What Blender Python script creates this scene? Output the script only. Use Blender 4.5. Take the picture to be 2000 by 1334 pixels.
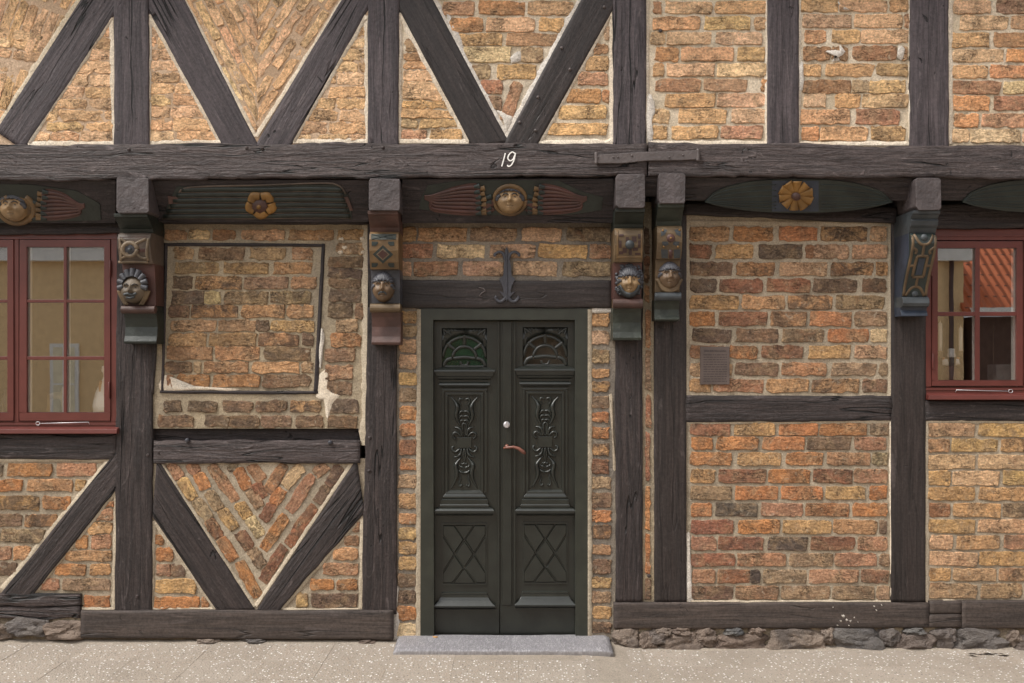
import bpy, bmesh, math, random
from mathutils import Vector, Matrix, noise
random.seed(7)
R = math.radians
for o in list(bpy.data.objects): bpy.data.objects.remove(o)
scene = bpy.context.scene
COL = scene.collection
# ------------------------------------------------------------ camera, light
D = 6.0; S = 320.0; CX = 1000.0; HY = 700.0; CZ = 1.72
cam = bpy.data.cameras.new('camera'); cam.sensor_width = 36; cam.lens = 36*D/6.25
cam.shift_y = (HY-667)/2000.0; cam.clip_end = 400; cam.clip_start = 0.05
co = bpy.data.objects.new('camera', cam); COL.objects.link(co)
co.location = (0, -D, CZ); co.rotation_euler = (R(90), 0, 0)
scene.camera = co
world = bpy.data.worlds.new("World"); scene.world = world; world.use_nodes = True
wn = world.node_tree.nodes; wl = world.node_tree.links
bg = wn['Background']; sky = wn.new('ShaderNodeTexSky'); sky.sky_type = 'NISHITA'; sky.sun_disc = False
SUN_EL, SUN_AZ = 56, 238      # azimuth measured clockwise from +Y
sky.sun_elevation = R(SUN_EL); sky.sun_rotation = R(SUN_AZ)
sky.air_density = 1.0; sky.dust_density = 4.0; sky.ozone_density = 0.6
hs = wn.new('ShaderNodeHueSaturation'); hs.inputs['Saturation'].default_value = 0.10
wl.new(sky.outputs[0], hs.inputs['Color']); wl.new(hs.outputs[0], bg.inputs['Color'])
bg.inputs['Strength'].default_value = 0.13
sl = bpy.data.lights.new('sun', 'SUN'); sl.energy = 1.5; sl.angle = R(14); sl.color = (1, .95, .87)
so = bpy.data.objects.new('sun', sl); COL.objects.link(so)
az = R(SUN_AZ); el = R(SUN_EL)
sd = Vector((math.sin(az)*math.cos(el), math.cos(az)*math.cos(el), math.sin(el)))
so.rotation_euler = sd.to_track_quat('Z', 'Y').to_euler(); so.location = sd*20
scene.view_settings.view_transform = 'Standard'; scene.view_settings.look = 'None'
scene.view_settings.gamma = 1; scene.view_settings.exposure = 0.84
scene.view_settings.use_curve_mapping = False

# ------------------------------------------------------------ helpers
def W(px, py, d=0.0):
    f = (D-d)/D
    return Vector(((px-CX)/S*f, -d, CZ+(HY-py)/S*f))
def lin(c): return tuple((x/255/12.92 if x/255 <= .04045 else ((x/255+.055)/1.055)**2.4) for x in c)
def obj(name, verts, faces, mat=None, parent=None, smooth=None, M=None, bevel=0):
    me = bpy.data.meshes.new(name); me.from_pydata([tuple(v) for v in verts], [], faces)
    if bevel:
        bm = bmesh.new(); bm.from_mesh(me)
        bmesh.ops.remove_doubles(bm, verts=bm.verts, dist=1e-5)
        bmesh.ops.recalc_face_normals(bm, faces=bm.faces)
        es = [e for e in bm.edges if len(e.link_faces) == 2 and e.calc_face_angle(0) > .3]
        bmesh.ops.bevel(bm, geom=es, offset=bevel, segments=2, affect='EDGES', profile=.6)
        bm.to_mesh(me); bm.free()
    me.update()
    if smooth is True: me.polygons.foreach_set('use_smooth', [True]*len(me.polygons))
    elif smooth: 
        for i, p in enumerate(me.polygons): p.use_smooth = i in smooth
    o = bpy.data.objects.new(name, me); COL.objects.link(o)
    if mat: me.materials.append(mat)
    if M is not None: o.matrix_world = M
    if parent: o.parent = parent
    return o
def empty(name, loc, label=None, cat=None, group=None, parent=None):
    o = bpy.data.objects.new(name, None); COL.objects.link(o); o.location = loc
    o.empty_display_size = .1
    if parent: o.parent = parent
    tag(o, label, cat, group); return o
def tag(o, label=None, cat=None, group=None, kind=None):
    if label: o['label'] = label
    if cat: o['category'] = cat
    if group: o['group'] = group
    if kind: o['kind'] = kind
    return o
def setp(o, p):                       # parent a world-space object to a thing that has a location
    o.parent = p; o.matrix_parent_inverse = Matrix.Translation(-p.location) if p.type == 'EMPTY' and p.parent is None else Matrix()
    return o
class MB:
    def __init__(s): s.v = []; s.f = []
    def add(s, vs, fs):
        b = len(s.v); s.v += [Vector(v) for v in vs]; s.f += [tuple(b+i for i in f) for f in fs]; return s
    def box(s, x0, x1, y0, y1, z0, z1):
        return s.add([(x0,y0,z0),(x1,y0,z0),(x1,y1,z0),(x0,y1,z0),(x0,y0,z1),(x1,y0,z1),(x1,y1,z1),(x0,y1,z1)],
            [(0,3,2,1),(4,5,6,7),(0,1,5,4),(1,2,6,5),(2,3,7,6),(3,0,4,7)])
    def pbox(s, px0, py0, px1, py1, df, db):      # box whose front face stands at depth df
        a = W(px0, py1, df); b = W(px1, py0, df)
        return s.box(a.x, b.x, -df, -db, a.z, b.z)
    def poly(s, pts, df, db):                      # extruded outline (pixel points read on the plane df)
        n = len(pts); P = [W(x, y, df) for x, y in pts]; Q = [Vector((p.x, -db, p.z)) for p in P]
        return s.add(P+Q, [tuple(range(n))]+[(i, (i+1) % n, n+(i+1) % n, n+i) for i in range(n)])
    def stack(s, secs, yb):                        # secs: (x0,x1,z,d) from top to bottom, joined; back at yb
        vs = []; fs = []
        for x0, x1, z, d in secs: vs += [(x0,-d,z),(x1,-d,z),(x1,-yb,z),(x0,-yb,z)]
        for i in range(len(secs)-1):
            a = 4*i; b = a+4
            fs += [(a,a+1,b+1,b),(a+1,a+2,b+2,b+1),(a+3,a,b,b+3)]
        fs += [(0,3,2,1), (len(vs)-4, len(vs)-3, len(vs)-2, len(vs)-1)]
        return s.add(vs, fs)
    def sweep(s, pts, rad, n, hf=.8, seg=6):
        N = len(pts); vs = []; fs = []
        for i, p in enumerate(pts):
            t = (pts[min(i+1, N-1)]-pts[max(i-1, 0)]).normalized(); sd_ = t.cross(n).normalized(); r = rad[i] if hasattr(rad, '__len__') else rad
            for k in range(seg+1):
                a = math.pi*k/seg; vs.append(p+sd_*math.cos(a)*r+n*(math.sin(a)*r*hf))
        for i in range(N-1):
            for k in range(seg):
                a = i*(seg+1)+k; fs.append((a, a+1, a+seg+2, a+seg+1))
        fs += [tuple(range(seg+1)), tuple((N-1)*(seg+1)+k for k in range(seg, -1, -1))]
        return s.add(vs, fs)
    def tube(s, pts, r, seg=8):
        N = len(pts); vs = []; fs = []
        for i, p in enumerate(pts):
            t = (pts[min(i+1, N-1)]-pts[max(i-1, 0)]).normalized()
            u = t.cross(Vector((.3,.9,.1))).normalized(); w = t.cross(u); rr = r[i] if hasattr(r, '__len__') else r
            for k in range(seg):
                a = 2*math.pi*k/seg; vs.append(p+u*math.cos(a)*rr+w*math.sin(a)*rr)
        for i in range(N-1):
            for k in range(seg): fs.append((i*seg+k, i*seg+(k+1) % seg, (i+1)*seg+(k+1) % seg, (i+1)*seg+k))
        fs += [tuple(range(seg)), tuple((N-1)*seg+k for k in range(seg))]
        return s.add(vs, fs)
    def lathe(s, c, prof, seg=20, axis='z'):
        vs = []; fs = []; n = len(prof)
        for r, h in prof:
            for k in range(seg):
                a = 2*math.pi*k/seg
                q = (math.cos(a)*r, math.sin(a)*r, h) if axis == 'z' else (math.cos(a)*r, -h, math.sin(a)*r)
                vs.append(Vector(c)+Vector(q))
        for i in range(n-1):
            for k in range(seg): fs.append((i*seg+k, i*seg+(k+1) % seg, (i+1)*seg+(k+1) % seg, (i+1)*seg+k))
        fs += [tuple(range(seg)), tuple((n-1)*seg+k for k in range(seg))]
        return s.add(vs, fs)
    def build(s, name, mat, parent=None, smooth=None, bevel=0):
        o = obj(name, s.v, s.f, mat, None, smooth, None, bevel)
        bm = bmesh.new(); bm.from_mesh(o.data); bmesh.ops.recalc_face_normals(bm, faces=bm.faces); bm.to_mesh(o.data); bm.free()
        if parent: setp(o, parent)
        return o
def curve(pts, n=6):                              # Catmull-Rom through 2-D points
    out = []; P = [pts[0]]+list(pts)+[pts[-1]]
    for i in range(1, len(P)-2):
        for k in range(n):
            t = k/n; q = []
            for c in range(len(pts[0])):
                a, b, d_, e = P[i-1][c], P[i][c], P[i+1][c], P[i+2][c]
                q.append(.5*(2*b+(d_-a)*t+(2*a-5*b+4*d_-e)*t*t+(3*b-a-3*d_+e)*t**3))
            out.append(tuple(q))
    out.append(tuple(pts[-1])); return out

# ------------------------------------------------------------ materials
def newmat(name):
    m = bpy.data.materials.new(name); m.use_nodes = True; nt = m.node_tree
    return m, nt, nt.nodes, nt.links, nt.nodes['Principled BSDF']
class NT:
    def __init__(s, name):
        s.m, s.t, s.n, s.l, s.p = newmat(name)
        s.p.inputs['Roughness'].default_value = .85
    def node(s, t, **k):
        n = s.n.new(t)
        for a, b in k.items(): setattr(n, a, b)
        return n
    def link(s, a, b): s.l.new(a, b)
    def coord(s, scale=(1,1,1), rnd=True):
        tc = s.node('ShaderNodeTexCoord'); oi = s.node('ShaderNodeObjectInfo'); mp = s.node('ShaderNodeMapping')
        mp.inputs['Scale'].default_value = scale
        if rnd:
            ma = s.node('ShaderNodeMath', operation='MULTIPLY'); ma.inputs[1].default_value = 37
            s.link(oi.outputs['Random'], ma.inputs[0]); cb = s.node('ShaderNodeCombineXYZ')
            for i in range(3): s.link(ma.outputs[0], cb.inputs[i])
            s.link(cb.outputs[0], mp.inputs['Location'])
        s.link(tc.outputs['Object'], mp.inputs['Vector']); return mp.outputs[0]
    def noise(s, vec, scale, detail=4, rough=.55, dist=0, out='Fac'):
        n = s.node('ShaderNodeTexNoise'); n.inputs['Scale'].default_value = scale; n.inputs['Detail'].default_value = detail
        n.inputs['Roughness'].default_value = rough; n.inputs['Distortion'].default_value = dist
        s.link(vec, n.inputs['Vector']); return n.outputs[out]
    def ramp(s, v, lo, hi, a=0., b=1.):
        n = s.node('ShaderNodeMapRange'); n.clamp = True; n.interpolation_type = 'SMOOTHSTEP'
        for i, x in zip(('From Min','From Max','To Min','To Max'), (lo, hi, a, b)): n.inputs[i].default_value = x
        s.link(v, n.inputs['Value']); return n.outputs[0]
    def math(s, op, a, b=None):
        n = s.node('ShaderNodeMath', operation=op)
        for i, x in enumerate((a, b)):
            if x is None: continue
            if isinstance(x, (int, float)): n.inputs[i].default_value = x
            else: s.link(x, n.inputs[i])
        return n.outputs[0]
    def mix(s, f, a, b, mode='MIX'):
        n = s.node('ShaderNodeMix', data_type='RGBA', blend_type=mode)
        for i, x in ((0, f), (6, a), (7, b)):
            if isinstance(x, (int, float)): n.inputs[i].default_value = x
            elif isinstance(x, (tuple, list)): n.inputs[i].default_value = (*x[:3], 1)
            else: s.link(x, n.inputs[i])
        return n.outputs[2]
    def bump(s, h, dist, strength=1., prev=None):
        n = s.node('ShaderNodeBump'); n.inputs['Distance'].default_value = dist; n.inputs['Strength'].default_value = strength
        s.link(h, n.inputs['Height'])
        if prev is not None: s.link(prev, n.inputs['Normal'])
        s.link(n.outputs[0], s.p.inputs['Normal']); return n.outputs[0]
    def base(s, c): s.link(c, s.p.inputs['Base Color']); return s
def grey(t, v):
    c = t.node('ShaderNodeCombineColor')
    for i in range(3): t.link(v, c.inputs[i])
    return c.outputs[0]

def mat_brick():
    t = NT('brick_clay'); v = t.coord(); oi = t.node('ShaderNodeObjectInfo')
    c = oi.outputs['Color']; al = oi.outputs['Alpha']
    c1 = t.mix(t.ramp(t.noise(v, 9, 6, .62, .8), .44, .66, 0, .62), c, (.40,.27,.155))
    burnt = t.math('MULTIPLY', t.ramp(t.noise(v, 7.5, 6, .68, 1.2), .43, .60), t.ramp(al, 0, 1, .12, .9))
    c2 = t.mix(burnt, c1, (.105,.074,.056))
    rust = t.ramp(t.noise(v, 12, 5, .6, .7), .55, .70, 0, .38)
    c2 = t.mix(rust, c2, (.26,.115,.055))
    streak = t.noise(t.coord((14, 14, 52)), 1., 5, .65, 1.2)
    c3 = t.mix(1., c2, grey(t, t.ramp(streak, .3, .7, .72, 1.2)), 'MULTIPLY')
    fine = t.ramp(t.noise(v, 75, 6, .75), .28, .72, .55, 1.35)
    c3 = t.mix(1., c3, grey(t, fine), 'MULTIPLY')
    pits = t.ramp(t.noise(v, 38, 6, .75, .8), .31, .38, 1, 0)
    c4 = t.mix(t.math('MULTIPLY', pits, .8), c3, (.035,.027,.022))
    lime = t.ramp(t.noise(v, 26, 7, .75, 1.4), .57, .67, 0, .6)
    c5 = t.mix(lime, c4, (.46,.39,.29))
    rd = t.math('ABSOLUTE', t.math('SUBTRACT', t.noise(t.coord((1, 1, 2.2)), 17., 5, .62, 1.6), .5))
    crk = t.math('MULTIPLY', t.ramp(rd, .004, .020, 1, 0), t.ramp(t.noise(v, 9, 3), .50, .62, 0, .85))
    c5 = t.mix(crk, c5, (.045,.033,.026)); pits = t.math('MAXIMUM', pits, crk)
    t.base(c5)
    h = t.math('ADD', t.math('MULTIPLY', t.noise(v, 34, 8, .78, .5), 1.0), t.math('MULTIPLY', streak, .5))
    h = t.math('SUBTRACT', h, t.math('MULTIPLY', pits, .45))
    t.bump(h, .017, 1.); t.p.inputs['Roughness'].default_value = .92
    t.p.inputs['Specular IOR Level'].default_value = .3
    return t.m
def mat_mortar(name, a, b, dark=(.12,.10,.08), dk=.35):
    t = NT(name); v = t.coord(rnd=False)
    c = t.mix(t.ramp(t.noise(v, 3, 5), .35, .65), a, b)
    c = t.mix(t.ramp(t.noise(v, 11, 6, .65, .5), .52, .72, 0, dk), c, dark)
    c = t.mix(1., c, grey(t, t.ramp(t.noise(v, 110, 4, .7), .25, .75, .68, 1.25)), 'MULTIPLY')
    t.base(c)
    h = t.math('ADD', t.noise(v, 22, 6, .6, .3), t.math('MULTIPLY', t.noise(v, 150, 3, .7), .35))
    t.bump(h, .012, .9); t.p.inputs['Roughness'].default_value = .95
    return t.m
def mat_timber(name, a, b, worn_glint=.25, crack=1., wav=1., rough=.5, along=1., bumpd=.010, centre=0.):
    t = NT(name); v = t.coord((1.6*along, 22, 26)); v2 = t.coord((.55*along, 9, 9)); v3 = t.coord((1,1,1))
    g = t.noise(v, 1.0, 6, .62, 1.4*wav)
    g2 = t.noise(t.coord((3.5, 60, 70)), 1., 4, .65, .6)
    w = t.noise(t.coord((4.5, 4, 17)), 1., 5, .55, 2.2*wav)
    c = t.mix(t.ramp(g, .36, .64), a, b)
    c = t.mix(1., c, grey(t, t.ramp(g2, .3, .7, .72, 1.28)), 'MULTIPLY')
    c = t.mix(t.ramp(t.noise(v3, 2.2, 4), .4, .7, 0, .5), c, tuple(x*1.25 for x in b))
    c = t.mix(t.ramp(w, .60, .72, 0, worn_glint), c, (.23,.19,.185))  # pale streaks on worn ridges: glossy highlights painted into the colour
    cr = t.math('ABSOLUTE', t.math('SUBTRACT', t.noise(v2, 1., 3, .45, .5), .5))
    crk = t.math('MULTIPLY', t.ramp(cr, .003, .010, 1, 0), t.ramp(t.noise(v3, 1.3, 2), .43, .52))
    crk = t.math('MULTIPLY', crk, crack)
    if centre:
        sx = t.node('ShaderNodeSeparateXYZ'); tc = t.node('ShaderNodeTexCoord'); t.link(tc.outputs['Object'], sx.inputs[0])
        wob = t.math('SUBTRACT', t.math('MULTIPLY', t.noise(t.coord((2.2, 0, 0)), 1., 4, .5), .07), .035)
        dz = t.math('ABSOLUTE', t.math('SUBTRACT', sx.outputs[2], wob))
        wid = t.math('SUBTRACT', dz, t.math('MULTIPLY', t.ramp(t.noise(t.coord((3.1, 0, 0)), 1., 3), .42, .60), .0032))
        crk = t.math('MAXIMUM', crk, t.math('MULTIPLY', t.ramp(wid, -.0005, .0012, 1, 0), centre))
    holes = t.ramp(t.noise(v3, 14, 3, .5, 1.2), .26, .30, 1, 0)
    crk = t.math('MAXIMUM', crk, t.math('MULTIPLY', holes, .8*crack))
    c = t.mix(crk, c, (.008,.007,.007))
    t.base(c)
    h = t.math('ADD', t.math('MULTIPLY', g, .7), t.math('MULTIPLY', g2, .40))
    h = t.math('ADD', h, t.math('MULTIPLY', w, .55*wav)); h = t.math('ADD', h, t.math('MULTIPLY', t.noise(v3, 85, 6, .75), .38)); c = t.mix(1., c, grey(t, t.ramp(t.noise(v3, 60, 5, .75), .28, .72, .74, 1.26)), 'MULTIPLY'); t.base(c); h = t.math('SUBTRACT', h, t.math('MULTIPLY', crk, 1.4))
    t.bump(h, bumpd, .9)
    t.p.inputs['Roughness'].default_value = rough; t.p.inputs['Specular IOR Level'].default_value = .28
    return t.m
def mat_paint(name, c, rough=.45, var=.2, bscale=40, bd=.0015, dirt=0.2, dirtc=(.25,.22,.18), spec=.5):
    t = NT(name); v = t.coord(rnd=False)
    cc = t.mix(t.ramp(t.noise(v, 9, 5), .3, .7), tuple(x*(1-var) for x in c), tuple(x*(1+var) for x in c))
    cc = t.mix(t.ramp(t.noise(v, 45, 5, .7), .62, .74, 0, dirt), cc, dirtc)
    t.base(cc); t.bump(t.noise(v, bscale, 5, .6), bd, .8)
    t.p.inputs['Roughness'].default_value = rough; t.p.inputs['Specular IOR Level'].default_value = spec
    return t.m
def mat_stone(name, a, b):
    t = NT(name); v = t.coord()
    oi = t.node('ShaderNodeObjectInfo')
    c = t.mix(t.ramp(t.noise(v, 5, 6, .65, .5), .35, .65), a, b)
    c = t.mix(t.ramp(oi.outputs['Random'], 0, 1, 0, .6), c, (.16,.11,.085))
    c = t.mix(t.ramp(t.noise(v, 60, 4, .7), .6, .75, 0, .5), c, (.33,.29,.25))
    t.base(c); t.bump(t.math('ADD', t.noise(v, 12, 8, .72, .5), t.math('MULTIPLY', t.noise(v, 80, 4, .7), .3)), .035, 1.)
    t.p.inputs['Roughness'].default_value = .8
    return t.m
def mat_slab():
    t = NT('exposed_aggregate'); v = t.coord((1,1,1)); tc = v
    oi = t.node('ShaderNodeObjectInfo')
    base = t.mix(t.noise(v, 3, 4), (.27,.228,.187), (.33,.284,.235))
    base = t.mix(t.ramp(oi.outputs['Random'], 0, 1, 0, .35), base, (.40,.345,.29))
    def vor(scale):
        n = t.node('ShaderNodeTexVoronoi'); n.inputs['Scale'].default_value = scale; t.link(tc, n.inputs['Vector']); return n
    a = vor(70); sp = t.node('ShaderNodeSeparateColor'); t.link(a.outputs['Color'], sp.inputs[0])
    inside = t.ramp(a.outputs['Distance'], .30, .42, 1, 0)
    white = t.math('MULTIPLY', t.ramp(sp.outputs[0], .85, .87), inside)
    dark = t.math('MULTIPLY', t.ramp(sp.outputs[1], .80, .84), inside)
    brown = t.math('MULTIPLY', t.ramp(sp.outputs[2], .55, .6), inside)
    c = t.mix(t.math('MULTIPLY', brown, .55), base, (.30,.21,.14))
    c = t.mix(t.math('MULTIPLY', dark, .75), c, (.12,.105,.095))
    c = t.mix(t.math('MULTIPLY', white, .95), c, (.86,.84,.82))
    c = t.mix(1., c, grey(t, t.ramp(t.noise(v, 160, 3, .7), .25, .75, .8, 1.15)), 'MULTIPLY')
    g = t.coord((1,1,1), False); gw = t.node('ShaderNodeNewGeometry')
    c = t.mix(t.ramp(t.noise(gw.outputs['Position'], 2.3, 6, .65, .6), .48, .70, 0, .38), c, (.20,.165,.13))
    t.base(c)
    h = t.math('ADD', t.ramp(a.outputs['Distance'], 0, .6, 1, 0), t.noise(v, 200, 3))
    t.bump(h, .004, .8); t.p.inputs['Roughness'].default_value = .85
    return t.m
def mat_glass(name, fac=.34, tint=(1,1,1)):
    m, nt, n, l, p = newmat(name); n.remove(p)
    tr = n.new('ShaderNodeBsdfTransparent'); tr.inputs[0].default_value = (*tint, 1)
    gl = n.new('ShaderNodeBsdfGlossy'); gl.inputs['Roughness'].default_value = 0.0; gl.inputs[0].default_value = (.97,.98,1,1)
    mx = n.new('ShaderNodeMixShader'); fr = n.new('ShaderNodeLayerWeight'); fr.inputs[0].default_value = .12
    ma = n.new('ShaderNodeMath'); ma.operation = 'ADD'; ma.inputs[1].default_value = fac; l.new(fr.outputs['Facing'], ma.inputs[0]); ma.use_clamp = True
    tc = n.new('ShaderNodeTexCoord'); no = n.new('ShaderNodeTexNoise'); no.inputs['Scale'].default_value = 5
    bp = n.new('ShaderNodeBump'); bp.inputs['Distance'].default_value = .0002; bp.inputs['Strength'].default_value = .3
    l.new(tc.outputs['Object'], no.inputs['Vector']); l.new(no.outputs[0], bp.inputs['Height']); l.new(bp.outputs[0], gl.inputs['Normal'])
    l.new(ma.outputs[0], mx.inputs[0]); l.new(tr.outputs[0], mx.inputs[1]); l.new(gl.outputs[0], mx.inputs[2])
    l.new(mx.outputs[0], n['Material Output'].inputs[0]); return m

M = {}
M['brick'] = mat_brick()
M['mortar'] = mat_mortar('mortar_sand', (.43,.355,.26), (.31,.255,.185))
M['mortar_warm'] = mat_mortar('mortar_ochre', (.40,.32,.215), (.28,.23,.165))
M['mortar_up'] = mat_mortar('mortar_buff', (.64,.54,.41), (.50,.41,.29), dk=.45)
M['mortar_weather'] = mat_mortar('mortar_weathered', (.58,.42,.29), (.46,.32,.21), dark=(.26,.17,.10), dk=.55)
M['mortar_dark'] = mat_mortar('mortar_dark_grey', (.17,.145,.12), (.28,.235,.18))
M['lime'] = mat_mortar('lime_mortar', (.72,.63,.51), (.60,.50,.38), dark=(.33,.27,.2), dk=.3)
M['lime_low'] = mat_mortar('lime_mortar_low', (.52,.44,.33), (.41,.34,.25), dark=(.2,.17,.13), dk=.3)
M['limewhite'] = mat_mortar('lime_wash', (.66,.61,.55), (.56,.50,.43), dark=(.4,.33,.25), dk=.3)
A1, B1 = (.051,.039,.037), (.029,.0235,.023)
M['timber'] = mat_timber('tarred_oak', A1, B1, bumpd=.014)
M['timber_up'] = mat_timber('tarred_oak_upper', (.082,.066,.069), (.050,.041,.044), worn_glint=.34, wav=.9, rough=.55, centre=1.)
M['timber_upb'] = mat_timber('tarred_oak_brace', (.082,.066,.069), (.050,.041,.044), worn_glint=.34, wav=.9, rough=.55)
M['timber_beam'] = mat_timber('tarred_oak_beam', (.082,.063,.060), (.046,.036,.035), worn_glint=.45, wav=1.3, rough=.42, bumpd=.016)
M['timber_smooth'] = mat_timber('painted_post', (.041,.032,.030), (.028,.023,.022), worn_glint=.16, crack=.35, wav=.4, rough=.42, bumpd=.005)
M['timber_sill'] = mat_timber('brown_sill', (.074,.057,.049), (.050,.040,.036), worn_glint=.15, crack=.5, wav=.35, rough=.6, bumpd=.006)
M['timber_dark'] = mat_timber('dark_plate', (.040,.031,.031), (.028,.023,.023), worn_glint=.15, rough=.6)
M['endgrain'] = mat_paint('end_grain_paint', (.066,.053,.053), .6, .25, 22, .014, .2)
M['door'] = mat_paint('door_green_black', (.015,.017,.014), .33, .22, 60, .0012, .05, (.10,.11,.09), .6)
M['doorframe'] = mat_paint('door_frame_green', (.026,.028,.021), .42, .18, 50, .0012, .05, (.12,.12,.1))
M['red'] = mat_paint('window_red', (.115,.030,.024), .38, .10, 30, .0006, .04, (.3,.12,.1))
M['inner_white'] = mat_paint('inner_sash_white', (.86,.83,.75), .5, .05, 30, .0005, .05)
M['glass'] = mat_glass('window_glass', .25)
M['glass_dark'] = mat_glass('door_glass', .01)
M['glass_green_reflect'] = mat_paint('green_reflect_pane', (.008,.030,.014), .15, .5, 9, .0003, .0)  # opaque pane; the green reflection in it is painted as its colour
M['iron'] = mat_paint('wrought_iron', (.045,.045,.055), .45, .2, 60, .004, .1)
M['iron_brown'] = mat_paint('iron_strap_painted', (.085,.069,.066), .45, .2, 40, .006, .15)
M['steel'] = mat_paint('galvanised', (.62,.6,.62), .35, .1, 60, .0004, .05); M['steel'].node_tree.nodes['Principled BSDF'].inputs['Metallic'].default_value = .6
M['copper'] = mat_paint('handle_brown', (.17,.065,.045), .35, .25, 50, .001, .1)
M['skin'] = mat_paint('carved_ochre', (.26,.165,.08), .55, .35, 35, .003, .35, (.06,.04,.02))
M['skin_dark'] = mat_paint('carved_dark_ochre', (.12,.075,.042), .55, .35, 35, .003, .4, (.05,.035,.02))
M['skin_pale'] = mat_paint('carved_pale_ochre', (0.1482,0.1092,0.0702), .6, .35, 35, .003, .35, (.07,.05,.03))
M['hair'] = mat_paint('carved_hair', (0.0468,0.0468,0.0546), .5, .35, 60, .004, .3, (.16,.15,.15))
M['eyeline'] = mat_paint('eye_line_paint', (.022,.018,.016), .6, .1)
M['skin_dim'] = mat_paint('carved_dim_ochre', (0.1053,0.0780,0.0507), .6, .35, 35, .003, .4, (.05,.04,.03))
M['ochre_brown'] = mat_paint('strap_ochre_brown', (0.1053,0.0663,0.0328), .6, .35, 35, .003, .4, (.05,.04,.03))
M['ochre'] = mat_paint('paint_ochre', (0.1326,0.0780,0.0328), .5, .35, 40, .003, .35, (.06,.04,.02))
M['scrollbrown'] = mat_paint('scroll_brown', (0.0819,0.0585,0.0429), .6, .35, 30, .005, .4, (.2,.16,.12))
M['gold'] = mat_paint('paint_gold', (0.2028,0.1014,0.0218), .5, .35, 35, .004, .45, (.12,.06,.02))
M['sq'] = mat_paint('dark_red_squares', (.040,.017,.014), .55, .3)
M['ochre_dark'] = mat_paint('paint_ochre_dark', (0.1131,0.0741,0.0374), .55, .35, 40, .003, .35, (.06,.04,.02))
M['green'] = mat_paint('paint_bottle_green', (.014,.018,.014), .5, .35, 40, .004, .15, (.09,.09,.07))
M['green_lt'] = mat_paint('paint_grey_green', (0.0234,0.0281,0.0203), .55, .35, 30, .006, .3, (.14,.15,.12))
M['maroon'] = mat_paint('paint_maroon', (0.0663,0.0265,0.0211), .5, .3, 40, .003, .3, (.17,.11,.09))
M['redbrown'] = mat_paint('paint_red_brown', (0.0741,0.0359,0.0281), .55, .3, 30, .004, .35, (.05,.03,.03))
M['blue'] = mat_paint('paint_blue', (0.0234,0.0312,0.0484), .5, .3, 30, .003, .2, (.1,.11,.13))
M['teal'] = mat_paint('paint_teal', (0.0172,0.0250,0.0226), .5, .3, 40, .003, .2, (.09,.1,.09))
M['slategrey'] = mat_paint('paint_slate', (0.0406,0.0468,0.0515), .5, .3, 40, .003, .3, (.16,.16,.16))
M['white'] = mat_paint('white_paint', (.82,.80,.76), .5, .05)
M['porcelain'] = mat_paint('porcelain', (.8,.78,.74), .25, .03, 20, .0003, 0)
M['candle'] = mat_paint('candle_wax', (.86,.82,.72), .5, .02, 20, .0003, 0)
M['plaque'] = mat_paint('bronze_plaque', (.100,.075,.066), .5, .15, 60, .001, .1)
M['plaque_text'] = mat_paint('plaque_lettering', (.045,.032,.030), .6, .1)
M['stone'] = mat_stone('fieldstone', (.105,.084,.072), (.27,.21,.165))
M['stone_blue'] = mat_stone('fieldstone_blue', (.075,.075,.078), (.16,.15,.14))
M['earth'] = mat_mortar('footing_mortar', (.34,.28,.20), (.16,.125,.09), dark=(.04,.035,.03), dk=.9)
M['slab'] = mat_slab()
M['kerbsand'] = mat_mortar('jointing_sand', (.275,.232,.188), (.32,.272,.22), dk=.3)
M['orange'] = mat_paint('orange_ribbon', (.55,.24,.08), .6, .1)
M['leaf'] = mat_paint('dry_leaf', (.42,.22,.07), .7, .3)
M['debris'] = mat_paint('dark_debris', (.06,.045,.035), .9, .3)
def step_mat():
    t = NT('chiselled_step'); v = t.coord((1,1,1), False)
    c = t.mix(t.noise(v, 6, 5), (.165,.158,.168), (.27,.258,.272))
    w = t.noise(t.coord((85, 26, 26), False), 1, 4, .6, 1.6)
    c = t.mix(t.ramp(w, .48, .62, 0, .6), c, (.44,.425,.44))
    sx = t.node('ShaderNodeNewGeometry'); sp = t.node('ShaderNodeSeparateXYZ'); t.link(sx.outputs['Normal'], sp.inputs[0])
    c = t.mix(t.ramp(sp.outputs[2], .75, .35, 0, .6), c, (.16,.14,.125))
    c = t.mix(t.ramp(t.noise(v, 60, 4, .7), .6, .72, 0, .5), c, (.13,.11,.10)); t.base(c)
    t.bump(t.math('ADD', w, t.math('MULTIPLY', t.noise(v, 60, 4), .5)), .010, .9); t.p.inputs['Roughness'].default_value = .55
    return t.m
M['step'] = step_mat()

# ------------------------------------------------------------ the house
house = empty('timber_framed_house', (0,0,0), 'old half-timbered brick house with dark beams, carved painted brackets and green double door', 'house')

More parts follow.
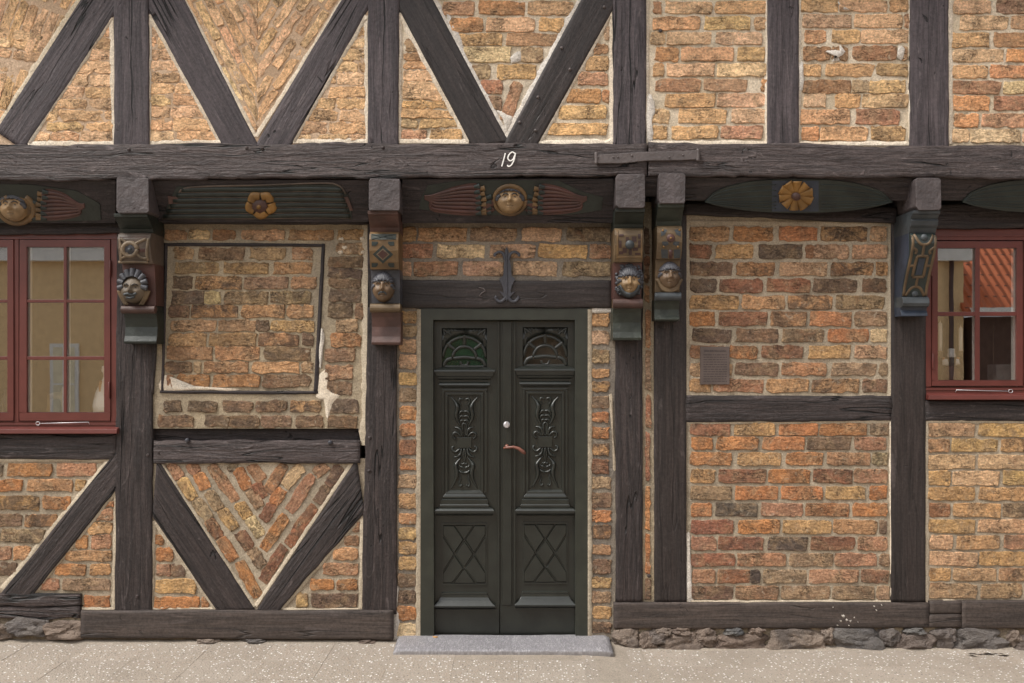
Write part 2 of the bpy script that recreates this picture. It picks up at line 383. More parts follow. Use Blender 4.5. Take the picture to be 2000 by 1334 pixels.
PAL = {'O':((200,134,84),.32),'o':((206,154,106),.38),'R':((158,106,78),.45),'r':((190,138,104),.40),'Y':((214,168,110),.36),
 'y':((228,196,148),.22),'T':((178,146,112),.50),'P':((216,172,132),.30),'B':((130,101,81),.55),'D':((102,88,78),.45),
 'G':((164,142,110),.55),'M':((198,146,98),.95)}
WPAN = set(); TINT = {}
def clip_poly(sub, cl):
    def area(p): return sum(p[i][0]*p[(i+1) % len(p)][1]-p[(i+1) % len(p)][0]*p[i][1] for i in range(len(p)))
    if area(cl) < 0: cl = cl[::-1]
    out = sub
    for i in range(len(cl)):
        a = cl[i]; b = cl[(i+1) % len(cl)]; inp = out; out = []
        def side(p): return (b[0]-a[0])*(p[1]-a[1])-(b[1]-a[1])*(p[0]-a[0])
        for j in range(len(inp)):
            p = inp[j]; q = inp[(j+1) % len(inp)]; sp, sq = side(p), side(q)
            if sp >= 0: out.append(p)
            if (sp >= 0) != (sq >= 0):
                t = sp/(sp-sq); out.append((p[0]+(q[0]-p[0])*t, p[1]+(q[1]-p[1])*t))
        if not out: return []
    return out
def inset(poly, m):
    if m <= 0: return poly
    def area(p): return sum(p[i][0]*p[(i+1) % len(p)][1]-p[(i+1) % len(p)][0]*p[i][1] for i in range(len(p)))
    if area(poly) < 0: poly = poly[::-1]
    n = len(poly); L = []
    for i in range(n):
        a = Vector(poly[i]); b = Vector(poly[(i+1) % n]); t = (b-a).normalized(); nn = Vector((-t.y, t.x)); L.append((a+nn*m, t))
    out = []
    for i in range(n):
        p, t = L[i-1]; q, u = L[i]; den = t.x*u.y-t.y*u.x
        if abs(den) < 1e-6: out.append(tuple(q)); continue
        k = ((q.x-p.x)*u.y-(q.y-p.y)*u.x)/den; out.append((p.x+t.x*k, p.y+t.y*k))
    return out
def brick(parent, poly, d, code, ang=0., rough=1., proud=.010, nseg=17):
    # poly: pixel outline in the plane d. Ragged outline, three rings, real thickness
    n = len(poly)
    if n < 3: return
    ar = abs(sum(poly[i][0]*poly[(i+1) % n][1]-poly[(i+1) % n][0]*poly[i][1] for i in range(n)))/2
    if ar < 90: return
    if sum(poly[i][0]*poly[(i+1) % n][1]-poly[(i+1) % n][0]*poly[i][1] for i in range(n)) < 0: poly = poly[::-1]
    per = [0]; 
    for i in range(n): per.append(per[-1]+math.dist(poly[i], poly[(i+1) % n]))
    seg = max(5.5, per[-1]/nseg/1.25); pts = []
    for i in range(n):
        a, b = poly[i], poly[(i+1) % n]; L = per[i+1]-per[i]; k = max(1, round(L/seg))
        for j in range(k):
            t = j/k
            if j == 0 and L > 6: t = min(.22, 2.2/L)*random.uniform(.5, 1.3)
            pts.append((a[0]+(b[0]-a[0])*t, a[1]+(b[1]-a[1])*t))
            if j == 0 and L > 14: 
                pass
    jit = 1.35*rough
    gx = sum(p[0] for p in pts)/len(pts); gy = sum(p[1] for p in pts)/len(pts)
    pts = [(x+.8*((x > gx)-.5)*2, y+.7*((y > gy)-.5)*2) for x, y in pts]
    pts = [(x+random.gauss(0, jit*.6), y+random.gauss(0, jit*.7)) for x, y in pts]
    cx = sum(p[0] for p in pts)/len(pts); cy = sum(p[1] for p in pts)/len(pts)
    m = len(pts); tilt = random.uniform(-.0015, .0015); tiltx = random.gauss(0, .002)
    C = W(cx, cy, d); rot = Matrix.Rotation(ang, 4, 'Y'); Mx = Matrix.Translation(C) @ rot; inv = Mx.inverted()
    hh = max(3, min(60, per[-1]/5))
    def ring(k, dd, j):
        out = []
        for x, y in pts:
            vx, vy = cx-x, cy-y; L = math.hypot(vx, vy) or 1
            p = W(x+vx/L*k+random.gauss(0, j), y+vy/L*k+random.gauss(0, j), d)
            p.y = -(dd+tilt*(y-cy)/10+tiltx*(x-cx)/40+random.gauss(0, .0008*rough)); out.append(inv @ p)
        return out
    vs = ring(0, d-.03, 0)+ring(0, d-.002, .1)+ring(1.5, d+.0012, .5)
    a_ = W(cx, cy, d); a_.y = -(d+random.uniform(0.0005, .003)); vs.append(inv @ a_)
    fs = []
    for r_ in range(2):
        for i in range(m): fs.append((r_*m+i, r_*m+(i+1) % m, (r_+1)*m+(i+1) % m, (r_+1)*m+i))
    c_ = 3*m
    for i in range(m): fs.append((2*m+i, 2*m+(i+1) % m, c_))
    o = obj('brick', vs, fs, M['brick'], parent, None, Mx)
    c, al = PAL[code]; k = random.uniform(.86, 1.12); L_ = sum(c)/3
    c = tuple(x*.90+L_*.10 for x in c)
    if parent.name in TINT: tc_, ta_ = TINT[parent.name]; c = tuple(x*(1-ta_)+y*ta_ for x, y in zip(c, tc_))
    if d > .2: c = tuple(x*.74+y*.26 for x, y in zip(c, (232,194,150))); al *= .6; k *= 1.22
    if parent.name in WPAN: c = tuple(x*.45+y*.55 for x, y in zip(c, (236,190,146))); al *= .4; k *= 1.04
    o.color = (*[min(1, x*k*random.uniform(.95, 1.05)) for x in lin(c)], min(1, al*random.uniform(.6, 1.35)))
    return o
def quadbrick(parent, p0, p1, w, d, code, clip=None):
    a = Vector(p0); b = Vector(p1); t = (b-a).normalized(); n = Vector((-t.y, t.x))*w/2
    q = [tuple(a+n), tuple(b+n), tuple(b-n), tuple(a-n)]
    if clip: q = clip_poly(q, clip)
    if len(q) > 2: brick(parent, q, d, code, math.atan2(t.y, t.x))
def mortar(x0, y0, x1, y1, d, mat, label=None):
    step = 7.0; nx = max(2, int((x1-x0)/step)); ny = max(2, int((y1-y0)/step)); vs = []; fs = []
    for j in range(ny+1):
        for i in range(nx+1):
            p = W(x0+(x1-x0)*i/nx, y0+(y1-y0)*j/ny, d); p.y += .0035*noise.noise(Vector((p.x*22, p.z*30, d*9)))+.002*noise.noise(Vector((p.x*60, p.z*60, 3)))
            vs.append(p)
    for j in range(ny):
        for i in range(nx):
            a = j*(nx+1)+i; fs.append((a, a+nx+1, a+nx+2, a+1))
    o = obj('brick_panel', vs, fs, M[mat], house, True)
    if label: o['label'] = label
    return o
def rows(parent, data, ox, oy, s, d, clip=None, gap=2.0, rough=1.):
    cl = inset([(ox+x/s, oy+y/s) for x, y in clip], gap) if clip else None
    for line in data.strip().split('\n'):
        tk = line.split(); y0, y1 = float(tk[0]), float(tk[1]); i = 2
        while i+2 < len(tk)+0 or i+2 == len(tk)-0-0 and False:
            x0, x1, c = float(tk[i]), float(tk[i+1]), tk[i+2]; i += 3
            sl_ = random.uniform(-.9, .9)
            q = [(ox+x0/s, oy+y0/s-sl_), (ox+x1/s, oy+y0/s+sl_), (ox+x1/s, oy+y1/s+sl_), (ox+x0/s, oy+y1/s-sl_)]
            if cl: q = clip_poly(q, cl)
            if len(q) > 2: brick(parent, q, d, c, 0, rough)
def rim(parent, poly, edges, w, d, mat, name='mortar_edge', jit=.35, back=.02):
    # pale mortar smeared against the timber: strip along chosen edges of the panel outline, feathered inwards
    n = len(poly); cx = sum(p[0] for p in poly)/n; cy = sum(p[1] for p in poly)/n; o = None
    for e in edges:
        mb = MB()
        a = Vector(poly[e]); b = Vector(poly[(e+1) % n]); t = (b-a).normalized(); nn = Vector((-t.y, t.x))
        if nn.dot(Vector((cx, cy))-a) < 0: nn = -nn
        L = (b-a).length; k = max(3, int(L/7)); P = []
        sd_ = random.random()*50
        for i in range(k+1):
            u = i/k; ww = w*(1+jit*1.6*noise.noise(Vector((u*L/28+sd_, sd_, 0))))+random.gauss(0, .5)
            ww = max(1.5, ww)
            base = a+t*(u*L)-nn*4
            P.append((W(*base, d+.001), W(*(a+t*(u*L)+nn*ww*.6), d+.0015+.002*noise.noise(Vector((u*L/10, sd_, 5)))), W(*(a+t*(u*L)+nn*ww), d-.010)))
        vs = [q for p in P for q in p]; fs = []
        for i in range(k):
            for c in range(2): fs.append((3*i+c, 3*i+c+1, 3*i+4+c, 3*i+3+c))
        mb.add(vs, fs)
        o = mb.build(name, M[mat], parent, True); me = o.data
        if me.polygons and me.polygons[0].normal.y > 0: me.flip_normals()
    return o
def patch(parent, pts, d, mat, name='plaster_patch'):
    P = curve(pts+[pts[0]], 4)[:-1]; P = [(x+random.gauss(0, .8), y+random.gauss(0, .8)) for x, y in P]
    cx = sum(p[0] for p in P)/len(P); cy = sum(p[1] for p in P)/len(P); n = len(P)
    vs = [W(x, y, d-.006) for x, y in P]+[W(cx+(x-cx)*.82, cy+(y-cy)*.82, d) for x, y in P]+[W(cx, cy, d+.001)]
    fs = [(i, (i+1) % n, n+(i+1) % n, n+i) for i in range(n)]+[(n+i, n+(i+1) % n, 2*n) for i in range(n)]
    return MB().add(vs, fs).build(name, M[mat], parent, True)
TSEED = [0]
def timber(name, A0, A1_, B0, B1_, d, th=.16, mat='timber', rag=1.0, parent=None, cham=.006):
    """edge A runs A0->A1, edge B runs B0->B1 (pixels); th = real depth behind the face"""
    TSEED[0] += 7.3; sd_ = TSEED[0]
    a0, a1, b0, b1 = (W(*p, d) for p in (A0, A1_, B0, B1_))
    c = (a0+a1+b0+b1)/4; ex = ((a1+b1)-(a0+b0)).normalized(); ey = Vector((0,1,0)); ez = ex.cross(ey).normalized()
    if ((a0+a1)-(b0+b1)).dot(ez) < 0: a0, a1, b0, b1 = b0, b1, a0, a1
    Mx = Matrix((( ex.x, 0, ez.x, c.x), (ex.y, 1, ez.y, c.y), (ex.z, 0, ez.z, c.z), (0,0,0,1))); inv = Mx.inverted()
    L = ((a1+b1)-(a0+b0)).length/2; wd = ((a0+a1)-(b0+b1)).length/2
    nu = max(4, int(L/.028)); vv = [0, .03, .10, .25, .42, .58, .75, .90, .97, 1]; nv = len(vv); vs = []
    for i in range(nu+1):
        u = i/nu; A = inv @ (a0.lerp(a1, u)); B = inv @ (b0.lerp(b1, u)); x = u*L
        def wav(s_):
            q = .0055*noise.noise(Vector((x*2.3, s_, sd_)))+.0036*noise.noise(Vector((x*9, s_, sd_)))
            n3 = noise.noise(Vector((x*16, s_+9, sd_))); q -= .006*max(0, n3-.35)*2
            return q*rag
        A = A+Vector((0,0,wav(1.7))); B = B-Vector((0,0,wav(5.1)))
        for v in vv:
            p = A.lerp(B, v); e = min(v, 1-v)*wd
            y = cham*max(0, 1-e/.012)**2
            y += rag*(.0030*noise.noise(Vector((x*1.8, v*3, sd_)))+.0018*noise.noise(Vector((x*7, v*9, sd_+3))))
            p.y = max(-.004*rag, min(.02, y)); vs.append(p)
    fs = []
    for i in range(nu):
        for k in range(nv-1): a = i*nv+k; fs.append((a, a+nv, a+nv+1, a+1))
    nf = len(fs)
    loop = [i*nv for i in range(nu+1)]+[nu*nv+k for k in range(1, nv)]+[i*nv+nv-1 for i in range(nu-1, -1, -1)]+[k for k in range(nv-2, 0, -1)]
    b0_ = len(vs)
    for i in loop: p = vs[i].copy(); p.y = th; vs.append(p)
    m = len(loop)
    for i in range(m): fs.append((loop[i], loop[(i+1) % m], b0_+(i+1) % m, b0_+i))
    o = obj(name, vs, fs, M[mat], None, set(range(nf)), Mx)
    bm = bmesh.new(); bm.from_mesh(o.data); bmesh.ops.recalc_face_normals(bm, faces=bm.faces)
    bm.faces.ensure_lookup_table()
    if bm.faces[nf//2].normal.y > 0: bmesh.ops.reverse_faces(bm, faces=bm.faces)
    bm.to_mesh(o.data); bm.free()
    o.parent = parent or house
    return o
def post(x0, x1, y0, y1, d, mat='timber', dx=0, rag=1., th=.16, name='post', x0b=None, x1b=None):
    return timber(name, (x0, y0), (x0 if x0b is None else x0b, y1), (x1, y0), (x1 if x1b is None else x1b, y1), d, th, mat, rag)
def beam(x0, x1, y0, y1, d, mat='timber_beam', rag=1., th=.16, name='beam', y0b=None, y1b=None):
    return timber(name, (x0, y0), (x1, y0 if y0b is None else y0b), (x0, y1), (x1, y1 if y1b is None else y1b), d, th, mat, rag)

XL, XR, YT = -420, 2420, -260         # how far the built house runs beyond the frame
# shell: back, sides and roof of the house, closed to the light
sh = MB(); a = W(XL, 0); b = W(XR, 0)
sh.add([(a.x,.12,-.3),(b.x,.12,-.3),(b.x,6,-.3),(a.x,6,-.3),(a.x,.12,4.7),(b.x,.12,4.7),(b.x,6,4.7),(a.x,6,4.7),(a.x,3,7.2),(b.x,3,7.2),(a.x,-.6,4.6),(b.x,-.6,4.6)],
  [(0,1,2,3),(1,2,6,5),(3,0,4,7),(2,3,7,6),(5,6,9),(7,4,8),(10,11,9,8),(6,7,8,9)])
M['shell'] = mat_paint('dark_plaster', (.10,.08,.06), .9, .2)
sh.build('wall_shell', M['shell'], house)
M['roof_tile'] = mat_paint('clay_roof', (.30,.09,.04), .8, .3, 14, .02)

UD = .25       # depth of the upper storey face
# ---------------- upper storey timbers
beam(XL, 1264, 283, 355, .285, rag=2.3, y0b=279, y1b=343, name='bressummer', th=.2)
beam(1266.5, XR, 280, 345, .287, rag=2.1, y0b=287, y1b=349, name='bressummer', th=.2)
U = 'timber_up'
post(222, 290, YT, 300, UD+.012, U); post(720, 777, YT, 300, UD+.012, U, x0=720) if False else post(718, 779, YT, 300, UD+.012, U)
post(1197, 1262, YT, 300, UD+.012, U); post(1499, 1561, YT, 300, UD+.012, 'timber_up', rag=.7); post(1778, 1854, YT, 300, UD+.012, 'timber_up', rag=1.2)
post(-280, -212, YT, 300, UD+.012, U); post(2150, 2215, YT, 300, UD+.012, U)
def brace(A0, A1_, B0, B1_, d, mat='timber_upb', ext0=.35, ext1=.06, rag=.8):
    def ex(p, q, t): return (p[0]+(q[0]-p[0])*t, p[1]+(q[1]-p[1])*t)
    return timber('brace', ex(A0, A1_, -ext0), ex(A0, A1_, 1+ext1), ex(B0, B1_, -ext0), ex(B0, B1_, 1+ext1), d, .1, mat, rag)
brace((155,0), (0,241), (217,38), (55,279), UD+.004)
brace((293,28), (431,278), (362,0), (500,275), UD+.004)
brace((666,0), (502,276), (714,28), (573,276), UD+.004)
brace((782,26), (916,276), (847,0), (988,264), UD+.004, 'timber_smooth', rag=.4)
brace((1134,0), (989,269), (1196,21), (1051,281), UD+.006, 'timber_smooth', rag=.3)
# bolts on the smooth brace
for x, y in ((1180,14),(1097,94),(1113,136),(1051,190),(1015,239),(1046,255),(1004,284)):
    MB().lathe(W(x, y, UD+.006), [(.010,0),(.010,.004),(.006,.009),(.001,.011)], 10, 'y').build('bolt_head', M['iron_brown'], house, True)

# ---------------- lower storey timbers
LD = .020
L_ = 'timber'
beam(XL, 300, 432, 462, .045, 'timber_dark', name='wall_plate', y0b=428, y1b=455)
beam(296, 720, 418, 436, .045, 'timber_dark', name='wall_plate', y0b=418, y1b=437)
beam(775, 1200, 418, 434, .045, 'timber_dark', name='wall_plate')
beam(1335, 1752, 396, 418, .045, 'timber_dark', name='wall_plate', y0b=404, y1b=436)
beam(1806, XR, 398, 446, .045, 'timber', name='wall_plate')
post(228, 297, 420, 1200, LD, L_, rag=1.2, x0b=223, x1b=297)
post(299, 318, 430, 770, LD-.004, L_, x1b=300, x0b=292)
post(716, 776, 600, 1200, LD, L_, rag=1.1, x0b=706, x1b=775)
post(718, 776, 420, 600, LD, L_)
post(1201, 1257, 420, 1178, LD, 'timber', rag=1.1, x0b=1203, x1b=1255)
post(1278, 1341, 400, 1178, LD, 'timber_smooth', rag=.5)
post(1741, 1809, 425, 1178, LD, 'timber_smooth', rag=.6)
post(-290, -222, 420, 1170, LD, L_); post(2260, 2325, 420, 1190, LD, L_)
beam(XL, 226, 848, 897, LD-.003, L_, name='rail')
beam(300, 703, 861, 905, LD+.004, 'timber_beam', name='rail', rag=2.0)
beam(290, 712, 828, 870, -.035, 'timber_dark', name='rail')
beam(1339, 1743, 773, 825, LD-.003, L_, name='rail', rag=1.2, y1b=822)
beam(1807, XR, 782, 823, LD-.003, L_, name='rail')
beam(779, 1197, 548, 601, LD+.004, 'timber_smooth', name='lintel', rag=1.0)
# sills
beam(XL, 157, 1160, 1184, LD+.004, 'timber_beam', name='sill', rag=2.)
beam(XL, 157, 1184, 1208, LD-.004, 'timber_beam', name='sill', rag=2.)
beam(157.5, 768, 1193, 1247, LD+.022, 'timber_sill', name='sill', rag=.7, y0b=1193, y1b=1250)
beam(1199, 1815, 1178, 1229, LD+.018, 'timber_sill', name='sill', rag=.7, y1b=1226)
beam(1815, 1878, 1200, 1226, LD+.018, 'timber_sill', name='sill', rag=.6)
beam(1816, 1878.4, 1175, 1199, LD+.018, 'timber_sill', name='sill', rag=.3)
beam(1879, XR, 1174, 1228, LD+.0185, 'timber_sill', name='sill', rag=.6)
# lower braces
def lbrace(*a, **k): return brace(*a, LD-.002, 'timber', **k)
lbrace((212,900), (8,1150), (228,955), (64,1163), ext0=.08, ext1=.06)
lbrace((301,1016), (421,1190), (312,904), (494,1186), ext0=.03, ext1=.03)
lbrace((690,905), (503,1188), (707,1008), (545,1192), ext0=.03, ext1=.03, rag=1.6)
lbrace((-8,1150), (-212,900), (-64,1163), (-228,955), ext0=.02, ext1=.02)
# dark timber edging of the blocked-up opening in the left bay
for q in (((318,474),(634,476),(318,480),(634,482)), ((628,476),(612,768),(634,476),(620,768)), ((320,478),(314,766),(326,478),(319,766)), ((312,762),(621,764),(312,768),(621,770))):
    timber('edging_strip', *q, .012, .05, 'timber_dark', .6)

# pegs and knots
for x, y, d in ((366,860,LD+.004),(645,864,LD+.004)):
    MB().lathe(W(x, y, d+.004), [(.013,-.02),(.013,.008),(.009,.012),(.002,.013)], 10, 'y').build('iron_peg', M['iron'], house, True)
for x, y, d in ((252,292,.285),(482,289,.285),(512,290,.285),(748,288,.285),(310,884,LD),(289,889,LD),(721,919,LD),(722,855,LD),(268,1165,LD),(1268,1125,LD),(1290,60,UD)):
    MB().lathe(W(x, y, d), [(.011,-.02),(.011,.003),(.004,.007),(.001,.0075)], 9, 'y').build('peg', M['timber_beam'], house, True)

# ---------------- brick panels
BD = .008     # face of lower bricks
ML = .002
pA = mortar(290, 430, 722, 837, ML, 'mortar_warm'); TINT[pA.name] = ((176,142,104), .30)
ZA = (280, 420, 2.7788)
rows(pA, """82 133 118 232 r 248 358 y 378 497 R 530 765 P 790 1032 o 1055 1210 o
178 240 168 268 P 300 545 B 580 768 T 805 918 r
258 318 172 408 T 435 680 o 705 915 o
335 400 160 265 D 280 530 M 548 785 T 800 935 o
415 480 150 328 D 331 415 y 440 675 T 690 908 G
490 555 138 248 B 262 512 M 530 765 o 780 920 o
572 630 148 392 P 410 610 T 614 680 D 692 925 Y
642 708 140 340 o 355 608 o 622 842 M 862 920 B
715 785 125 372 r 392 630 o 655 905 B
798 855 118 260 B 275 310 y 328 565 o 590 845 o 862 915 P
868 932 128 162 r 185 360 O 375 628 O 648 905 B
150 212 1050 1200 T
225 285 1005 1190 B
290 342 1000 1190 D
347 395 1005 1180 B
400 470 1010 1180 D
478 558 1000 1135 D 1148 1190 B
565 632 1045 1160 P
642 715 1018 1180 O
725 795 985 1150 B
815 895 985 1135 r
905 975 995 1130 B
1000 1075 1005 1165 D
1090 1155 1000 1160 B
1010 1068 110 205 D 240 400 D 430 590 B 610 780 B 800 960 M
1090 1150 80 270 B 335 460 D 465 625 B 640 800 B 825 975 B""", *ZA, BD, rough=1.2)
rim(pA, [(300,436),(716,436),(714,870),(300,870)], [1], 10, BD, 'lime_low')
patch(pA, [(624,730),(640,722),(644,760),(664,772),(652,790),(646,805),(640,822),(636,806),(632,782),(618,775)], BD+.0015, 'lime')
patch(pA, [(316,738),(326,733),(330,752),(420,758),(470,760),(455,764),(400,763),(317,763)], BD+.0015, 'lime')
patch(pA, [(627,640),(633,650),(630,690),(626,720),(623,690)], BD+.003, 'limewhite')
for x, y in ((665,466),(672,483),(664,493),(707,466),(707,493)):
    patch(pA, [(x-4,y-3),(x+5,y-3),(x+6,y+3),(x-3,y+3)], BD+.004, 'lime')

pR = mortar(1338, 405, 1750, 800, ML, 'mortar'); TINT[pR.name] = ((186,142,102), .15)
rows(pR, """115 188 128 332 o 355 562 O 592 792 O 810 1052 M 1072 1152 P
208 278 128 238 R 262 457 Y 490 712 D 733 770 R 771 955 P 975 1155 P
300 368 130 348 B 372 570 M 595 842 P 865 1083 M 1100 1155 o
388 455 132 265 D 280 505 R 530 755 R 770 998 B 1028 1150 B
475 543 128 380 o 402 620 o 640 868 M 890 1140 T
558 630 128 255 O 280 530 R 550 732 M 755 968 O 988 1152 T
648 715 140 340 D 370 585 B 610 828 G 848 1058 O 1072 1152 y
735 800 130 320 R 335 478 O 500 718 R 745 963 Y 988 1152 P
825 888 125 345 P 365 585 B 610 838 o 868 1100 G 1118 1158 G
910 975 128 235 o 250 510 r 528 745 o 765 1008 M 1030 1155 B""", 1300, 400, 2.669, BD)
rim(pR, [(1342,435),(1740,438),(1739,775),(1342,775)], [0,1,3], 6, BD, 'mortar')

pS = mortar(1338, 815, 1745, 1182, ML, 'mortar')
rows(pS, """65 125 422 615 R 638 832 Y 855 1042 O 1055 1280 O 1300 1390 G
135 195 428 527 O 548 752 O 775 978 O 990 1205 B 1222 1375 r
210 270 420 622 O 652 862 o 890 1067 O 1090 1297 r 1310 1380 G
292 358 424 540 Y 558 788 R 802 1002 O 1022 1210 R 1220 1382 r
375 438 424 622 T 640 848 O 864 1065 O 1082 1275 Y 1298 1378 O
458 520 426 524 O 545 748 D 768 968 r 985 1195 O 1212 1378 O
540 605 424 630 R 656 855 O 872 1108 Y 1118 1330 o 1345 1378 B
622 685 428 545 r 558 775 R 800 990 D 1008 1222 R 1238 1380 r
703 762 422 636 R 652 885 r 903 1115 T 1128 1330 r 1345 1392 T
782 845 430 540 r 555 712 R 714 760 D 775 988 T 1002 1240 r 1255 1388 r
862 925 424 628 B 642 848 r 865 1100 T 1115 1320 T 1330 1390 T""", 1180, 800, 2.497, BD, rough=.8)
rim(pS, [(1341,825),(1741,824),(1743,1176),(1341,1176)], [0,2], 5, BD, 'lime_low')
rim(pS, [(1341,825),(1741,824),(1743,1176),(1341,1176)], [1], 4.5, BD+.002, 'lime')
patch(pS, [(1340,1040),(1348,1048),(1350,1130),(1354,1172),(1341,1176)], BD+.003, 'limewhite')

pF = mortar(1800, 815, XR, 1182, ML, 'mortar'); TINT[pF.name] = ((212,166,112), .25)
rows(pF, """68 130 680 908 P 930 1160 Y 1180 1400 o
145 205 680 787 o 798 1022 Y 1040 1250 o
222 288 680 910 P 928 1160 P 1180 1400 Y
300 368 683 790 Y 803 1028 P 1048 1250 Y
380 442 680 912 Y 932 1160 o 1180 1400 P
458 523 688 788 R 806 1035 o 1048 1250 G
538 602 688 912 Y 928 1160 P 1180 1400 r
615 680 692 802 P 822 1030 o 1055 1260 r
695 760 692 922 P 932 1160 Y 1180 1400 o
775 835 692 790 Y 805 1015 P 1030 1250 r
850 920 690 920 T 940 1140 T 1160 1400 P""", 1540, 800, 2.498, BD, rough=.8)
rim(pF, [(1810,823),(2400,823),(2400,1176),(1810,1176)], [0,2,3], 5, BD, 'lime_low')

pL = mortar(XL, 885, 230, 1182, ML, 'mortar')
rows(pL, """178 243 -300 -90 o -60 12 G 35 270 O 300 505 r
262 320 -110 115 O 142 380 o 395 450 o
350 418 -60 205 M 226 372 O
445 508 -80 115 B 130 300 M
522 592 -30 -5 r 5 235 T
615 685 -40 58 r 70 160 o
700 765 -60 85 B""", 0, 840, 2.7, BD, clip=[(-580,165),(572,165),(5,845),(-30,845),(-580,165.5)][:4])
rows(pL, """370 405 558 600 O
418 475 505 595 r
488 545 462 588 Y
555 625 400 460 O 482 585 r
638 690 345 588 o
708 765 290 450 O 475 580 o
785 845 215 308 r 330 580 T
875 932 442 578 O""", 0, 840, 2.7, BD, clip=[(612,325),(602,945),(430,945),(175,862)])
rim(pL, [(-100,898),(212,898),(4,1150),(-4,1150)], [0,1], 5, BD, 'lime_low')
rim(pL, [(228,958),(223,1190),(160,1190),(62,1162)], [0,3,1], 6, BD, 'lime_low')

pV = mortar(294, 895, 716, 1196, ML, 'mortar')
VC = [(280+x/2.938, 880+y/2.938) for x, y in ((100,66),(1196,66),(642,892))]
VCi = inset(VC, 3)
def hb(x0, y0, x1, y1, c, w=65):
    quadbrick(pV, (280+x0/2.938, 880+y0/2.938), (280+x1/2.938, 880+y1/2.938), w/2.938, BD, c, VCi)
for h_ in ((150,70,212,158,'r'),(217,165,290,277,'Y'),(296,284,378,392,'T'),(372,402,438,498,'R'),(442,505,522,625,'O'),(550,640,655,840,'O'),
  (268,72,305,128,'r'),(310,134,362,222,'O'),(372,238,440,335,'T'),(446,340,528,450,'Y'),(548,470,610,562,'R'),(614,568,682,660,'T'),
  (385,80,532,290,'r'),(548,300,602,382,'Y'),(606,386,672,490,'y'),
  (492,78,534,100,'G'),(540,102,604,222,'O'),(608,228,672,322,'T'),(612,82,684,170,'r'),(640,190,690,275,'R')): hb(*h_)
for h_ in ((808,78,712,240,'M'),(905,85,812,208,'P'),(797,222,745,305,'O'),(742,308,686,400,'R'),(966,142,838,350,'r'),(815,372,688,570,'O'),
  (1050,82,985,138,'r'),(1130,92,1062,205,'B'),(1058,212,998,300,'B'),(982,318,828,545,'R'),(806,550,684,758,'R')): hb(*h_)
rows(pV, """485 540 65 115 O
560 635 72 170 O
655 720 75 155 r 158 235 B
740 820 70 300 Y
840 905 62 322 O 335 375 O""", 280, 880, 2.938, BD, clip=[(58,400),(45,915),(412,912)])
rows(pV, """410 468 1200 1240 r
490 545 1155 1235 r
562 628 1090 1230 o
648 715 1030 1230 r
740 800 960 1090 O 1110 1228 O
822 900 880 942 Y 965 1228 B""", 280, 880, 2.938, BD, clip=[(1255,370),(1248,915),(790,912)])
rim(pV, VC, [0,1,2], 3.5, BD, 'lime_low')
rim(pV, [(300,1018),(296,1190),(420,1190)], [0,1,2], 5, BD, 'lime_low')
rim(pV, [(707,1008),(705,1191),(548,1191)], [0,1,2], 5, BD, 'lime_low')

pD = mortar(777, 425, 1205, 560, ML, 'mortar_dark')
rows(pD, """500 622 -85 58 Y 80 533 o 565 990 T 1050 1415 P 1465 1870 G
655 778 -85 210 r 255 695 y 745 1165 P 1200 1650 Y 1675 1870 r
815 945 -85 12 P 40 445 r 495 870 P 960 1370 P 1425 1870 T""", 800, 340, 4.763, BD)
pJ = mortar(774, 596, 822, 1250, ML, 'mortar_dark')
def jamb(parent, x0, x1, data):
    for q in data.split(';'):
        y0, y1, c = q.split(); a_ = random.uniform(-1.5, 1.5)
        brick(parent, [(x0+a_, float(y0)), (x1, float(y0)), (x1, float(y1)), (x0+a_, float(y1))], BD, c, 0, 1.1)
jamb(pJ, 781, 813, "609 630 Y;636 657 T;663 687 P;694 720 P;728 752 Y;759 784 T;794 819 O;828 851 O;860 888 R;897 917 O")
jamb(pJ, 779, 813, "928 953 P;964 993 o;1004 1023 o;1031 1053 Y;1059 1082 Y;1088 1113 Y;1121 1146 B")
jamb(pJ, 776, 812, "1154 1178 B;1185 1211 O;1219 1243 y")
rim(pJ, [(778,604),(818,604),(817,1245),(770,1245)], [1], 5, BD+.004, 'mortar')
rim(pJ, [(778,604),(818,604),(817,1245),(768,1245)], [2], 6, BD, 'limewhite')
patch(pJ, [(768,1150),(778,1145),(776,1185),(780,1215),(774,1246),(767,1246)], BD+.003, 'limewhite')
pK = mortar(1149, 596, 1206, 1250, ML, 'mortar_dark')
jamb(pK, 1156, 1189, "612 637 o;647 673 P;683 709 T;721 737 o;745 764 M;774 797 T;806 824 O;835 856 O;867 889 M;898 925 R")
jamb(pK, 1157, 1193, "932 953 T;963 991 B;997 1019 O;1026 1052 M;1064 1083 r;1093 1120 B;1128 1148 Y;1156 1177 T;1185 1208 Y;1216 1236 B")
rim(pK, [(1152,604),(1200,604),(1201,1236),(1152,1245)], [3], 5, BD+.004, 'lime_low')
patch(pK, [(1190,770),(1197,775),(1199,850),(1203,910),(1198,915),(1195,850),(1190,800)], BD+.002, 'mortar')
patch(pK, [(1155,602),(1195,602),(1194,611),(1156,611)], BD+.003, 'limewhite')
pG = mortar(1250, 395, 1285, 1182, ML, 'mortar_warm')
for x0, x1, y0, y1, c in ((1259,1268,445,495,'B'),(1259,1268,500,552,'R'),(1260,1268,558,590,'o'),(1262,1270,606,680,'o'),(1261,1270,685,760,'T'),(1262,1270,770,835,'R'),
   (1261,1269,843,940,'R'),(1261,1269,950,1035,'O'),(1261,1269,1042,1122,'O'),(1260,1271,1130,1172,'B')):
    brick(pG, [(x0,y0),(x1,y0),(x1,y1),(x0,y1)], BD, c)

